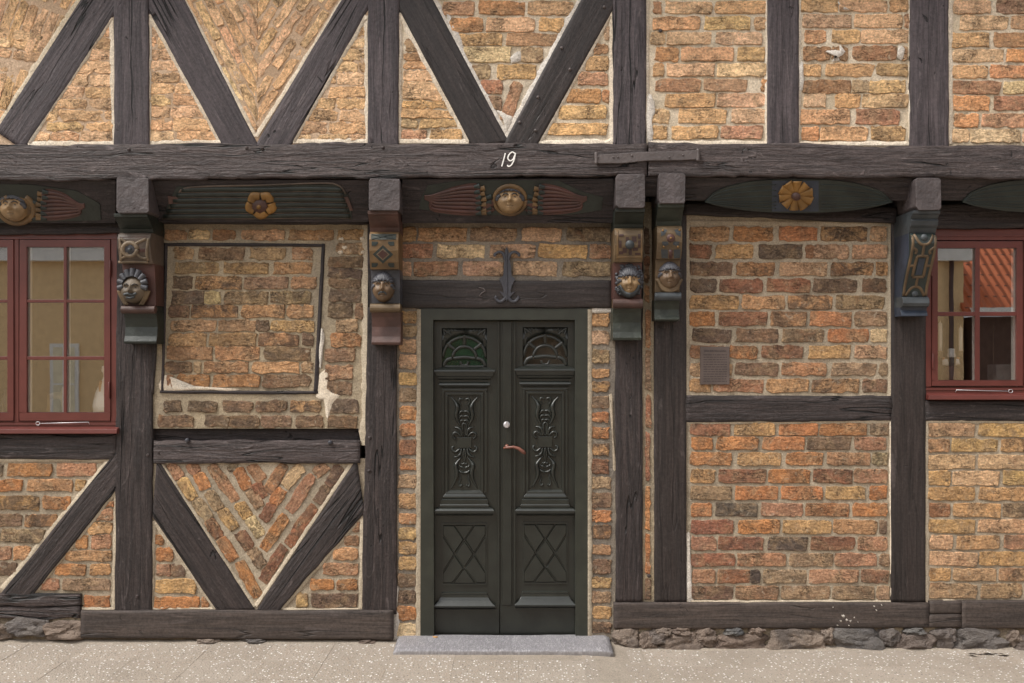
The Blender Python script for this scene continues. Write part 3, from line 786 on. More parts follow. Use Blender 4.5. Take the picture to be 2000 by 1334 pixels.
# ---- upper storey panels
UB = UD-.002; UM = UD-.008
p3 = mortar(1255, YT, 1505, 290, UM, 'mortar_up')
rows(p3, """-250 -185 930 1180 P 1210 1500 o
-165 -100 910 1010 o 1030 1290 Y 1310 1555 P
-80 -12 905 1150 y 1170 1440 P 1460 1555 o
8 75 918 962 R 985 1250 P 1270 1558 Y
95 165 915 1178 o 1208 1465 Y 1490 1555 P
182 250 905 980 P 995 1245 P 1270 1530 P
268 345 930 1058 O 1075 1370 r 1395 1545 o
358 430 918 978 o 992 1262 P 1280 1555 y
448 515 930 1185 R 1205 1448 r 1530 1555 O
530 605 985 1265 Y 1278 1555 P
618 695 910 1005 P 1062 1330 o 1362 1555 P
715 785 908 995 o 1020 1280 o 1300 1535 r""", 960, 0, 2.9, UB)
rim(p3, [(1263,YT),(1498,YT),(1498,279),(1263,279)], [1,2,3], 5, UB, 'lime')
patch(p3, [(1263,182),(1272,186),(1280,215),(1274,240),(1276,270),(1263,276)], UB+.004, 'limewhite')
p4 = mortar(1555, YT, 1785, 290, UM, 'mortar_up')
rows(p4, """-240 -175 310 560 P 580 800 o 815 910 r
-160 -95 310 430 Y 450 700 P 720 910 o
-78 -10 310 560 o 590 850 P 
-5 65 305 510 Y 520 795 P 812 910 o
82 155 315 588 P 608 880 P 893 920 r
172 243 325 445 o 480 638 o 645 908 P
262 340 320 470 R 483 570 R 598 845 R 868 905 r
362 430 315 412 Y 445 715 o 735 910 o
455 525 315 585 R 595 690 G 692 895 Y
532 605 320 442 P 498 638 o 652 912 P
620 700 300 580 o 615 860 R
718 795 310 402 O 415 685 Y 700 895 o""", 1460, 0, 2.9, UB)
rim(p4, [(1562,YT),(1778,YT),(1778,280),(1560,280)], [1,2,3], 4.5, UB, 'lime')
for q in ([(1558,120),(1568,124),(1570,170),(1560,178)], [(1610,100),(1640,116),(1625,122),(1650,104),(1632,96)], [(1640,88),(1652,100),(1640,104)], [(1755,88),(1768,94),(1762,118),(1752,110)], [(1635,2),(1650,12),(1660,20),(1644,18)]):
    patch(p4, q, UB+.004, 'limewhite')
p5 = mortar(1845, YT, XR, 290, UM, 'mortar_up')
rows(p5, """-240 -175 1165 1400 P 1420 1650 o 1670 1900 P
-160 -95 1165 1270 Y 1290 1540 P 1560 1800 r
-78 -10 1160 1420 P 1440 1700 o 1720 1950 P
0 75 1170 1380 P 1412 1640 B 1660 1900 o
90 165 1205 1475 y 1495 1700 P 1720 1950 Y
185 262 1158 1370 o 1400 1630 R 1650 1900 P
280 350 1165 1450 P 1470 1700 O 1720 1950 o
370 440 1165 1360 Y 1378 1600 O 1620 1900 P
460 530 1165 1435 R 1450 1680 y 1700 1900 o
545 625 1170 1370 O 1398 1650 R 1670 1900 P
645 718 1175 1308 O 1330 1600 r 1620 1880 Y
735 805 1162 1255 P 1265 1545 y 1560 1800 P""", 1460, 0, 2.9, UB)
rim(p5, [(1856,YT),(2400,YT),(2400,281),(1856,281)], [3], 6, UB, 'lime')
p2 = mortar(770, YT, 1205, 290, UM, 'mortar_up')
rows(p2, """-240 -175 -330 -120 P -90 150 o 180 420 P 440 620 Y
-160 -95 -330 -200 o -170 90 P 120 350 Y 380 600 o
-78 -8 -320 -100 P -70 160 Y 190 450 P 470 600 o
8 82 -277 -97 r -72 190 O 205 465 P
102 178 -240 -50 O -30 245 P 270 410 Y
190 255 -190 60 Y 85 370 r
265 352 -160 110 y 170 290 T
366 445 -115 -10 G 30 250 Y
455 532 -60 60 R 
545 622 -25 55 B""", 960, 0, 2.9, UB, clip=[(-620,-750),(820,-750),(495,0),(85,765),(-325,0)], gap=3)
quadbrick(p2, (960+150/2.9, 470/2.9), (960+78/2.9, 685/2.9), 22, UB, 'R', [(960-325/2.9,0),(960+460/2.9,0),(960+85/2.9,735/2.9)])
TL = [(870,75),(864,800),(1262,802)]
rows(p2, """222 292 905 975 T
300 342 898 1000 o
350 388 895 1025 o
400 456 892 1060 P
465 562 890 1115 P
570 612 890 1140 Y
620 668 880 1180 Y
675 722 880 970 T 985 1200 Y
735 792 885 1020 r 1045 1225 Y""", 480, 0, 2.9, UB, clip=TL, gap=3, rough=1.4)
TR = [(683,62),(685,805),(263,815)]
rows(p2, """150 225 640 668 G
250 305 580 658 R
318 398 535 660 Y
410 480 492 660 r
505 580 430 618 O 630 664 O
598 670 380 650 Y
698 762 320 655 Y""", 960, 0, 2.9, UB, clip=TR, gap=3)
S29 = lambda pts, ox: [(ox+x/2.9, y/2.9) for x, y in pts]
rim(p2, S29(TL, 480), [0,1,2], 7, UB+.001, 'lime')
rim(p2, S29(TR, 960), [0,1,2], 7, UB+.001, 'lime')
rim(p2, [(847,0),(989,268),(1134,0)], [0,1], 8, UB+.001, 'limewhite')
patch(p2, [(990,262),(982,236),(970,215),(990,222),(1003,232)], UB+.004, 'limewhite')
patch(p2, [(995,112),(1015,100),(1018,118),(1000,124)], UB+.003, 'limewhite')
patch(p2, [(868,20),(880,30),(895,60),(905,90),(895,92),(880,60)], UB+.003, 'limewhite')
p1 = mortar(282, YT, 728, 290, UM+.004, 'mortar_weather'); WPAN.add(p1.name)
T2 = [(848,82),(840,808),(1250,806)]; T3 = [(683,88),(692,800),(268,800)]; T1 = [(630,100),(650,812),(158,815)]
def weathered(par, ox, tri, seed, brks):
    rnd = random.Random(seed); y = 150
    while y < 790:
        h = rnd.uniform(46, 66); x = 150-rnd.uniform(0, 150); line = ''
        while x < 1300:
            w_ = rnd.uniform(150, 260); line += f' {x:.0f} {x+w_:.0f} {rnd.choice(brks)}'; x += w_+rnd.uniform(8, 18)
        rows(par, f'{y:.0f} {y+h:.0f}'+line, ox, 0, 2.9, UB, clip=tri, gap=3.5, rough=1.6); y += h+rnd.uniform(6, 12)
weathered(p1, 0, T2, 3, 'PYTPoYrTP'); weathered(p1, 480, T3, 5, 'PYoPoTYP')
rim(p1, S29(T2, 0), [0,1,2], 7, UB+.001, 'lime'); rim(p1, S29(T3, 480), [0,1,2], 7, UB+.001, 'lime')
# upper herringbone
VU = [(362,0),(500,262),(668,0)]; rnd = random.Random(11)
VUx = inset([(225,-258),(500,266),(838,-266)], 3)
tl = Vector((500-362, 262)).normalized(); tr = Vector((500-668, 262)).normalized()
for k in range(11):
    # left family: parallel to left edge, stepping right; runs until the centre line
    base = Vector((502, 262))+Vector((0, -33*k*1.24)) 
    s_ = rnd.uniform(0, 30)
    p_ = base-Vector((0,0))
    L = -22
    while L < 420:
        ln = rnd.uniform(70, 92)
        a_ = base-tl*(L+s_*0)+Vector((-1, 0)); b2 = base-tl*(L+ln)+Vector((-1, 0))
        quadbrick(p1, tuple(a_), tuple(b2), 15.5, UB, rnd.choice('PYPoTPP'), clip_poly(VUx, [(200,-300),(500+2,-300),(502,270),(200,270)]))
        a_ = base-tr*(L)+Vector((1, 8)); b2 = base-tr*(L+ln)+Vector((1, 8))
        quadbrick(p1, tuple(a_), tuple(b2), 15.5, UB, rnd.choice('PYPoPoY'), clip_poly(VUx, [(503,-300),(900,-300),(900,270),(503,270)]))
        L += ln+5
rim(p1, [(225,-258),(500,266),(838,-266)], [0,1], 5, UB+.001, 'lime')
p0 = mortar(XL, YT, 230, 290, UM+.004, 'mortar_weather'); WPAN.add(p0.name)
weathered(p0, 0, T1, 9, 'PYTPoYTP'); rim(p0, S29(T1, 0), [0,1,2], 7, UB+.001, 'lime')
P0C = [(-200,-250),(300,-250),(150,0),(-4,240),(-20,240),(-200,0)]
P0C = [(-180,-270),(325,-270),(-4,245),(-60,200)]
tt = Vector((.34, -.94)); tn = Vector((.94, .34))
for r_, (L0, L1) in enumerate(((-330, -10),)): pass
for j, (c0, ln) in enumerate(((Vector((-60, 62)), 92), (Vector((-30, -40)), 96), (Vector((0, -140)), 96))):
    for k in range(14):
        a_ = c0+tn*(k*20.5); quadbrick(p0, tuple(a_), tuple(a_+tt*ln), 17, UB, rnd.choice('PYPPTo'), inset(P0C, 3))
for yy in (62, 82, 102):
    for x0 in (-150, -62, 26): quadbrick(p0, (x0, yy+x0*.16), (x0+82, yy+(x0+82)*.16), 16, UB, rnd.choice('PyP'), inset(P0C, 3))
for k in range(14):
    a_ = Vector((-70, 190))+Vector((.93,.25))*(k*20.5); quadbrick(p0, tuple(a_), tuple(a_+Vector((.26,-.96))*82), 17, UB, rnd.choice('PYTPo'), inset(P0C, 3))
for yy in (206, 226, 246):
    quadbrick(p0, (-60, yy-6), (30, yy), 16, UB, rnd.choice('PTY'), inset(P0C, 3))
rim(p0, P0C, [1], 7, UB+.001, 'mortar_up')

# ---------------- carved infill boards between the joist ends
class Plane:
    def __init__(s, pt, dt, pb, db):
        T = W(1000, pt, dt); B = W(1000, pb, db); s.T = T; s.B = B
        v = (T-B).normalized(); s.up = v; s.n = Vector((1,0,0)).cross(v).normalized()
        if s.n.y > 0: s.n = -s.n
        s.m = (T.z-B.z)/((-T.y)-(-B.y)); s.da = -B.y; s.za = B.z
    def at(s, px, py, off=0.):
        w = W(px, py, 0); k = w.z-CZ; t = (s.za-CZ+(D-s.da)*s.m)/(k+D*s.m)
        C = Vector((0,-D,CZ)); return C+(w-C)*t+s.n*off
    def plate(s, mb, pts, o0, o1):
        n = len(pts); P = [s.at(x, y, o1) for x, y in pts]; Q = [s.at(x, y, o0) for x, y in pts]
        mb.add(P+Q, [tuple(range(n))]+[(i, (i+1) % n, n+(i+1) % n, n+i) for i in range(n)]); return mb
BP = Plane(350, .262, 432, .115)
def board(x0, x1, yt, yb, mat='timber_dark', pl=None):
    pl = pl or BP; mb = MB(); pl.plate(mb, [(x0,yt),(x1,yt),(x1,yb),(x0,yb)], -.04, 0)
    return mb.build('carved_board', M[mat], house, None, .003)
def stroke(mb, pl, pts, rad, hf=.8, off=0., n=5):
    P = curve(pts, n); N = len(P)
    if hasattr(rad, '__len__'):
        rr = [rad[0]+(rad[1]-rad[0])*i/(N-1) if len(rad) == 2 else curve([(q, 0) for q in rad], max(1, (N-1)//(len(rad)-1)))[min(i, (len(rad)-1)*max(1, (N-1)//(len(rad)-1)))][0] for i in range(N)]
    else: rr = rad
    mb.sweep([pl.at(x, y, off) for x, y in P], [q/S for q in rr] if hasattr(rr, '__len__') else rr/S, pl.n, hf)
class Flat:
    def __init__(s, d): s.d = d; s.n = Vector((0,-1,0)); s.up = Vector((0,0,1))
    def at(s, px, py, off=0.): p = W(px, py, s.d); p.y -= off; return p

def face(pl, cx, cy, w, h, depth, parent, mat='skin', hair='hair', beard=None, moustache=False, hairline=.42, hairtop=1.22, fringe=False, name='carved_face', off=0.):
    """carved head: a heightfield modelled with brow, eyes, nose, cheeks, lips and chin"""
    nr, na = 18, 44
    c = pl.at(cx, cy, off); X = Vector((1,0,0)); Z = pl.up; N = pl.n; k = 1/S*(D-.2)/D
    def g(x, y, a, b, sx, sy): return math.exp(-((x-a)/sx)**2-((y-b)/sy)**2)
    def hgt(x, y):
        r2 = min(1, x*x+y*y); hh = (1-r2)**.5
        hh += .34*g(x, y, 0, -.05, .13, .20)+.26*g(x, y, 0, -.16, .20, .10)+.12*g(x, y, 0, .12, .09, .25)
        for sg in (-1, 1):
            hh -= .20*g(x, y, sg*.36, .13, .20, .12); hh += .13*g(x, y, sg*.36, .11, .11, .065)
            hh -= .05*g(x, y, sg*.36, .11, .03, .03)
            hh += .16*g(x, y, sg*.36, .32, .26, .065); hh += .14*g(x, y, sg*.48, -.22, .22, .20)
            hh -= .08*g(x, y, sg*.24, -.36, .05, .16)
        hh += .13*g(x, y, 0, -.43, .22, .05); hh -= .14*g(x, y, 0, -.505, .26, .028); hh += .15*g(x, y, 0, -.58, .18, .055)
        hh += .14*g(x, y, 0, -.80, .20, .12); hh -= .03*g(x, y, 0, .62, .6, .02)
        return hh*depth
    vs = [c+N*hgt(0, 0)]; fs = []
    for i in range(1, nr+1):
        r_ = (i/nr)**.8
        for j in range(na):
            a = 2*math.pi*j/na; x = r_*math.cos(a); y = r_*math.sin(a)
            sq = 1+.10*(1-abs(y)) if y > -.3 else 1+.10*.7-.08*(-y-.3)
            vs.append(c+X*(x*sq*w/2*k)+Z*(y*h/2*k)+N*(hgt(x, y) if i < nr else -.02))
    for j in range(na): fs.append((0, 1+j, 1+(j+1) % na))
    for i in range(nr-1):
        for j in range(na): a = 1+i*na; fs.append((a+j, a+na+j, a+na+(j+1) % na, a+(j+1) % na))
    MB().add(vs, fs).build(name, M[mat], parent, True)
    # eyes: dark pupils set into the lids
    mb = MB()
    for sg in (-1, 1):
        p = c+X*(sg*.36*w/2*k)+Z*(.105*h/2*k)+N*(hgt(sg*.36, .105)+.0012); r_ = .075*w/2*k
        mb.add([p+X*(math.cos(a)*r_*1.3)+Z*(math.sin(a)*r_*.8)+N*.0008 for a in [2*math.pi*i/10 for i in range(10)]], [tuple(range(10))])
    for sg in (-1, 1):
        mb.sweep([c+X*(x*sg*w/2*k)+Z*(y*h/2*k)+N*(hgt(x, y)+.0006) for x, y in ((.13,.27),(.30,.36),(.48,.33),(.60,.22))], [w*.022*k, w*.03*k, w*.028*k, w*.014*k], N, .8, 4)
    mb.sweep([c+X*(x*w/2*k)+Z*(y*h/2*k)+N*(hgt(x, y)+.0008) for x, y in ((-.24,-.49),(-.1,-.50),(.1,-.50),(.24,-.49))], [w*.010*k]*4, N, .5, 4)
    tag(mb.build('eyes_and_brows', M['eyeline'], parent), kind='stuff')
    if hair:
        mb = MB(); nl = 17
        for i in range(nl):
            u = -1+2*i/(nl-1); a0 = R(90-u*98)
            p0 = (math.cos(a0)*1.0, math.sin(a0)*hairtop*.86) ; 
            yl = hairline-(.15 if abs(u) > .75 else 0)-.25*max(0, abs(u)-.6)
            p1 = (u*.86, (yl+.05*math.cos(i*2.4)) if abs(u) < .8 else yl-.12)
            pm = ((p0[0]+p1[0])*.53, (p0[1]+p1[1])*.56)
            P = curve([p0, pm, p1], 4); pts = []
            for q in P:
                rr = min(1, math.hypot(*q)); zz = max(0, (1-min(.98, rr*.93)**2))**.5*depth*1.05
                pts.append(c+X*(q[0]*w/2*k)+Z*(q[1]*h/2*k)+N*zz)
            mb.sweep(pts, [w*.07*k*(.7+.5*math.sin(math.pi*(n_+.6)/(len(pts)+.2))) for n_ in range(len(pts))], N, 1.0, 5)
        mb.build('carved_hair', M[hair], parent, True)
    if moustache:
        mb = MB()
        for sg in (-1, 1):
            pts = [c+X*(x*sg*w/2*k)+Z*(y*h/2*k)+N*(hgt(x, y)+.002) for x, y in curve([(0,-.33),(.16,-.34),(.32,-.44),(.40,-.52)], 4)]
            mb.sweep(pts, [w*k*(.05-.002*i) for i in range(len(pts))], N, 1)
        mb.build('carved_moustache', M['slategrey'], parent, True)
    if beard:
        mb = MB(); nb = 21
        for i in range(nb):
            a0 = R(200+140*i/(nb-1)); q0 = (math.cos(a0)*.80, math.sin(a0)*.76); q1 = (math.cos(a0)*1.08, math.sin(a0)*1.10)
            pts = [c+X*(x*w/2*k)+Z*(y*h/2*k)+N*(hgt(x*.8, y*.8)*.8) for x, y in (q0, ((q0[0]+q1[0])/2, (q0[1]+q1[1])/2), q1)]
            mb.sweep(pts, [w*k*.05, w*k*.05, w*k*.02], N, 1.1, 5)
        mb.build('carved_beard', M[beard], parent, True)

def disc(mb, pl, cx, cy, r, o0, o1, n=20, ry=None):
    ry = ry or r
    pl_pts = [(cx+math.cos(2*math.pi*i/n)*r, cy+math.sin(2*math.pi*i/n)*ry) for i in range(n)]
    P = [pl.at(x, y, o0) for x, y in pl_pts]+[pl.at(cx+(x-cx)*.85, cy+(y-cy)*.85, o1) for x, y in pl_pts]
    mb.add(P, [tuple(range(n, 2*n))]+[(i, (i+1) % n, n+(i+1) % n, n+i) for i in range(n)])
def wing(parent, pl, root, tip, spread, sgn, mtop=None):
    yt, yb = spread; n = 7; mb = MB(); tx, ty = tip[:2]
    L = abs(tx-root)
    top = [(root, yt+1), (root+sgn*L*.15, yt-3), (root+sgn*L*.5, yt+5), (root+sgn*L*.82, ty-8), (tx, ty-5)]
    bot = [(tx, ty+2), (tx-sgn*L*.10, ty+9), (tx-sgn*L*.11, yb-10), (root+sgn*L*.62, yb-3), (root+sgn*L*.3, yb), (root, yb)]
    T_ = curve(top, 5); B_ = curve(bot, 5); pl.plate(mb, T_+B_, 0, .006)
    mb.build('wing_back', M['maroon'], parent, None, .001)
    for i in range(n):
        u = (i+.5)/n; P = []
        for k in range(6):
            q = k/5; a = T_[int(q*(len(T_)-1))]; b = B_[::-1][int(q*(len(B_)-1))]
            P.append((a[0]+(b[0]-a[0])*u, a[1]+(b[1]-a[1])*(.06+.88*u)))
        m_ = MB(); stroke(m_, pl, P, ((yb-yt)/n*.56, 1.6), .85, .005); m_.build('feather', M['maroon' if i % 3 != 1 else 'redbrown'], parent, True)
    mb = MB(); md = MB()
    for r_, (m_, off) in enumerate(((md, 3), (mb, -7), (md, -17))):
        k = 6
        for i in range(k):
            y = yt+3+(yb-yt-7)*i/(k-1)+(4 if r_ == 1 else 0); x = root+off*sgn+(3*sgn if i < 2 else 0)
            if r_ == 2 and i < 2: continue
            y = min(y, yb-5)
            stroke(m_, pl, [(x-5*sgn, y-1), (x, y), (x+6*sgn, y+1)], (5.6, 3.4), .7, .005+.0025*(2-r_))
    tag(md.build('wing_scales', M['teal'], parent, True), kind='stuff'); tag(mb.build('wing_scales', M['ochre'], parent, True), kind='stuff')

# board 1 (left edge of the picture)
b1 = board(XL, 226, 352, 436); 
mb = MB(); BP.plate(mb, [(-60,358),(60,360),(150,372),(196,398),(198,430),(-60,436)], 0, .004); mb.build('painted_ground', M['green'], b1, None, .002)
mb = MB(); P = [(34+math.cos(a)*33, 408+math.sin(a)*27) for a in [R(-60+300*i/16) for i in range(17)]]
stroke(mb, BP, P, 6, .9, .002, 2); disc(mb, BP, 34, 408, 32, 0, .006, 24, 26); mb.build('carved_collar', M['ochre'], b1, True)
FB = Flat(-BP.at(27, 404).y); face(FB, 27, 405, 50, 54, .050, b1, 'skin', 'hair', hairline=.56)
wing(b1, BP, 84, (166,402), (371,430), 1)
# board 2: fluted feathers and rosette
b2_ = board(297, 720, 352, 434)
mb = MB(); BP.plate(mb, [(345,364),(660,360),(684,385),(688,428),(318,428),(328,398)], 0, .003); mb.build('painted_ground', M['green'], b2_, None, .002)
mg = MB(); mr = MB()
for i in range(6):
    y = 370+i*10.3; xl = 352-i*6.5 if i else 356; xr = 668+i*3.2
    stroke(mg, BP, [(xl, y+1), (430, y-1+i*.3), (509, y), (600, y-1.5), (xr, y)], 4.6, .75, .002)
    stroke(mr, BP, [(xl-2, y+5), (430, y+4.4), (509, y+5), (600, y+3.4), (xr+2, y+4)], 1.1, 1.6, .003)
stroke(mr, BP, [(350,376),(375,365),(509,361),(630,357),(662,362),(676,378)], 1.8, 1.2, .003)
mg.build('carved_flutes', M['green'], b2_, True); mr.build('painted_edges', M['scrollbrown'], b2_, True)
mb = MB()
for i in range(5):
    a = R(-90+36+72*i); cx, cy = 510+math.cos(a)*20, 399+math.sin(a)*17
    stroke(mb, BP, [(cx-math.sin(a)*10-math.cos(a)*3, cy+math.cos(a)*8-math.sin(a)*3), (cx+math.cos(a)*4, cy+math.sin(a)*4), (cx+math.sin(a)*10-math.cos(a)*3, cy-math.cos(a)*8-math.sin(a)*3)], 8.2, .75, .006, 6)
mb.build('rosette_petals', M['gold'], b2_, True)
mb = MB(); disc(mb, BP, 508, 401, 17, .006, .022, 12, 14); mb.build('rosette_centre', M['redbrown'], b2_, True)
mb = MB(); disc(mb, BP, 507, 401, 4.5, .02, .032, 10); mb.build('rosette_boss', M['gold'], b2_, True)
mb = MB(); BP.plate(mb, [(328,382),(348,384),(350,396),(330,398)], 0, .008); BP.plate(mb, [(672,384),(680,383),(690,410),(684,411)], 0, .008); mb.build('worn_wood', M['redbrown'], b2_, None, .001)
# board 3: winged head over the door
b3 = board(785, 1199, 350, 436)
mb = MB(); BP.plate(mb, [(835,362),(900,352),(1090,352),(1140,375),(1178,385),(1175,410),(1150,414),(1110,420),(870,420),(845,412),(818,408),(822,388)], 0, .003); mb.build('painted_ground', M['green'], b3, None, .002)
mb = MB(); disc(mb, BP, 996, 390, 34, 0, .008, 28, 31)
stroke(mb, BP, [(996+math.cos(a)*31, 390+math.sin(a)*28) for a in [2*math.pi*i/24 for i in range(25)]], 4, .9, .004, 1); mb.build('carved_collar', M['ochre'], b3, True)
face(Flat(-BP.at(996, 391).y), 996, 390, 50, 54, .050, b3, 'skin', 'hair', hairline=.56)
wing(b3, BP, 938, (829,386,40), (360,420), -1); wing(b3, BP, 1052, (1146,388,34), (361,419), 1)
mb = MB(); 
for sg in (-1, 1): stroke(mb, BP, [(996+sg*32,394),(996+sg*42,399),(996+sg*52,404)], (8,9), .5, .002); stroke(mb, BP, [(996+sg*32,406),(996+sg*42,412),(996+sg*52,413)], (6,6), .5, .002)
tag(mb.build('wing_roots', M['maroon'], b3, True), kind='stuff')
# board between the twin brackets, and boards 4 and 5 with boat-shaped carving
bm_ = board(1256, 1290, 346, 384, 'timber')
BQ = Plane(345, .262, 424, .13)
def boat(x0, x1, cxr, flower=True):
    bb = board(max(x0-50, 1338) if x0 < 1800 else x0-50, x1+46 if x1 < 1800 else XR, 347, 392, 'timber', BQ)
    mb = MB(); cx = (x0+x1)/2; hw = (x1-x0)/2; top = []; bot = []
    for i in range(25):
        u = -1+2*i/24; top.append((cx+u*hw, 393-44*(1-abs(u)**2.6)**.62)); bot.append((cx+u*hw, 393+22*(1-abs(u)**2.2)**.75))
    o_ = top+bot[::-1][1:-1]
    BQ.plate(mb, o_, -.03, .010); mb.build('carved_leaf', M['green'], bb, None, .003)
    mr = MB()
    for k in (-.78,-.52,-.26,0,.3,.6):
        for sg in (-1, 1):
            P = []
            for i in range(8):
                u = .24+.76*i/7; yy = 393+(44*k*(1-u**2.6)**.62 if k < 0 else 22*k*(1-u**2.2)**.75); P.append((cx+sg*u*hw, yy))
            stroke(mr, BQ, P, 1.0, 1.5, .010, 3)
    tag(mr.build('leaf_ribs', M['teal'], bb, True), kind='stuff')
    if flower:
        mb = MB(); BQ.plate(mb, [(1507,352),(1598,352),(1598,412),(1507,412)], 0, .012); mb.build('painted_field', M['blue'], bb, None, .002)
        mb = MB()
        for i in range(10):
            a = R(36*i-84); 
            stroke(mb, BQ, [(cxr+math.cos(a)*7, 380+math.sin(a)*6), (cxr+math.cos(a)*20, 380+math.sin(a)*17), (cxr+math.cos(a)*33, 380+math.sin(a)*28)], (3, 8.6, 8.0) and (3.5, 9.5), .55, .013)
        mb.build('rosette_petals', M['gold'], bb, True)
        mb = MB(); disc(mb, BQ, cxr, 381, 9.5, .014, .034, 12, 8); mb.build('rosette_centre', M['redbrown'], bb, True)
    return bb
boat(1376, 1742, 1553); boat(1878, 2230, 2053, False)

# ---------------- joist ends
def joist(x0, x1, y0, y1, d=.315, dx=0):
    a = W(x0, y1, d); b = W(x1, y0, d); mb = MB(); c = random.Random(x0)
    pts = [(x0+c.uniform(0,5), y0), (x1-c.uniform(0,5), y0+c.uniform(0,2)), (x1, y0+c.uniform(3,8)), (x1+c.uniform(-1,1), y1-4), (x1-c.uniform(1,4), y1), (x0+c.uniform(1,8), y1+c.uniform(-2,1)), (x0, y1-c.uniform(4,9)), (x0+c.uniform(-1,1), y0+5)]
    mb.poly(pts, d, -.1); o = mb.build('joist_end', M['endgrain'], house, None, .004); return o
J = [joist(227,290,346,416), joist(720,781,348,411), joist(1203,1260,340,406), joist(1287,1339,338,397), joist(1789,1838,347,410)]
# ---------------- brackets
def corbel(x0, x1, ys, mats, label, dtop=.30, xref=.24):
    """ys: cove top, scroll top, scroll end, niche end, roll end, block end"""
    y0, y1, y2, y3, y4, y5 = ys; m_c, m_s, m_n, m_r, m_b, m_side = mats
    X0 = W(x0, y1, xref).x; X1 = W(x1, y1, xref).x; g = .0
    root = empty('carved_bracket', (0,0,0), None); root.parent = house; root['label'] = label
    Z = lambda y, d: W(0, y, d).z
    def st(name, prof, m, ins=0., back=0.01, sm=None):
        mb = MB(); mb.stack([(X0+ins, X1-ins, Z(y, d), d) for y, d in prof], back); o = mb.build(name, M[m], root, sm, .0025); return o
    w_ = y1-y0
    st('cove', [(y0, dtop-.012), (y0+w_*.18, dtop-.014), (y0+w_*.25, dtop-.03), (y0+w_*.5, .235), (y0+w_*.8, .198), (y1+1, .188)], m_c, -.002)
    L = y2-y1
    sc = [(y1, .205), (y1+L*.05, .226), (y1+L*.2, .240), (y1+L*.5, .236), (y1+L*.8, .215), (y2, .190)]
    s_ = st('scroll', sc, m_s)
    L2 = y3-y2
    st('niche', [(y2, .166), (y2+L2*.5, .150), (y3, .140)], m_n, .0)
    st('bracket_side', [(y0+4, .255), (y1-2, .165), (y2, .150), (y3, .125), (y4, .105), (y5, .09)], m_side, .0035)
    rr = (y4-y3)/2/S; zc = Z((y3+y4)/2, .175); mb = MB(); vs = []; fs = []; n = 14
    for i in range(n):
        a = 2*math.pi*i/n; y = -.160-math.cos(a)*rr; z = zc+math.sin(a)*rr
        vs += [(X0-.004, y, z), (X1+.004, y, z)]
    for i in range(n): j = (i+1) % n; fs.append((2*i, 2*i+1, 2*j+1, 2*j))
    fs += [tuple(2*i for i in range(n)), tuple(2*i+1 for i in range(n))]
    mb.add(vs, fs).build('roll', M[m_r], root, None, .002)
    L3 = y5-y4
    st('scroll_foot', [(y4-2, .150), (y4+L3*.15, .130), (y4+L3*.45, .118), (y4+L3*.75, .125), (y4+L3*.93, .140), (y5, .136), (y5+1, .06)], m_b, -.001)
    def dd(y):
        for (ya, da), (yb, db) in zip(sc, sc[1:]):
            if ya <= y <= yb: return da+(db-da)*(y-ya)/(yb-ya)
        return sc[-1][1]
    class P_:
        n = Vector((0,-1,0)); up = Vector((0,0,1))
        def at(s, px, py, off=0.): dq = dd(py); p = W(px, py, dq); p.y -= off; return p
        def plate(s, mb, pts, o0, o1):
            q = []
            for i in range(len(pts)):
                a, b = pts[i], pts[(i+1) % len(pts)]; q += [a, ((a[0]+b[0])/2, (a[1]+b[1])/2)]
            n = len(q); cx = sum(p[0] for p in q)/n; cy = sum(p[1] for p in q)/n
            P = [s.at(x, y, o1) for x, y in q]; Q = [s.at(x, y, o0) for x, y in q]
            mb.add(P+Q+[s.at(cx, cy, o1)], [(i, (i+1) % n, 2*n) for i in range(n)]+[(i, (i+1) % n, n+(i+1) % n, n+i) for i in range(n)])
    return root, P_(), X0, X1
# bracket 1
r1, q, *_ = corbel(229, 293, (417,455,515,597,612,671), ('green','scrollbrown','maroon','redbrown','green','green'), 'bracket with a big-nosed head under a crown of feathers')
mb = MB(); q.plate(mb, [(234,463),(288,462),(288,512),(234,512)], 0, .002); mb.build('painted_field', M['maroon'], r1)
mb = MB(); stroke(mb, q, [(254+math.cos(a)*14, 487+math.sin(a)*13) for a in [2*math.pi*i/16 for i in range(17)]], 4, 1., .002, 1)
for P in ([(236,466),(244,472),(250,480)], [(286,466),(272,472),(262,478)], [(237,504),(246,500),(250,494)], [(286,505),(274,502),(266,492)], [(232,512),(262,511),(290,512)], [(234,466),(237,490),(236,510)], [(290,466),(287,490),(289,510)]): stroke(mb, q, P, 2.6, 1., .002)
mb.build('carved_strapwork', M['skin_pale'], r1, True)
mb = MB(); disc(mb, q, 254, 487, 11, .001, .006); mb.build('medallion', M['hair'], r1, True)
mb = MB(); disc(mb, q, 254, 488, 4, .004, .014, 10); mb.build('medallion_boss', M['slategrey'], r1, True)
fl = Flat(.155)
face(fl, 262, 566, 48, 56, .062, r1, 'skin_dim', None)
mb = MB()
for i in range(9):
    a = R(192-204*i/8); cx, cy = 263, 557
    stroke(mb, fl, [(cx+math.cos(a)*18, cy-math.sin(a)*16), (cx+math.cos(a)*24, cy-math.sin(a)*25), (cx+math.cos(a)*29, cy-math.sin(a)*32)], (6.4, 5.4), 1.3, .026)
mb.build('feather_crown', M['hair'], r1, True)
mb = MB()
for sg in (-1, 1):
    for k in range(3): stroke(mb, fl, [(263+sg*(30-k*3), 568), (263+sg*(25-k*3), 582), (263+sg*(17-k*3), 596)], (3, 1.6), 1.2, .012)
mb.build('carved_leaves', M['ochre_dark'], r1, True)
mb = MB(); stroke(mb, fl, [(250,577),(258,575),(266,577),(274,574)], 2.6, 1, .062); stroke(mb, fl, [(254,582),(262,583),(270,580)], 2.4, 1, .058); mb.build('carved_lips', M['slategrey'], r1, True)
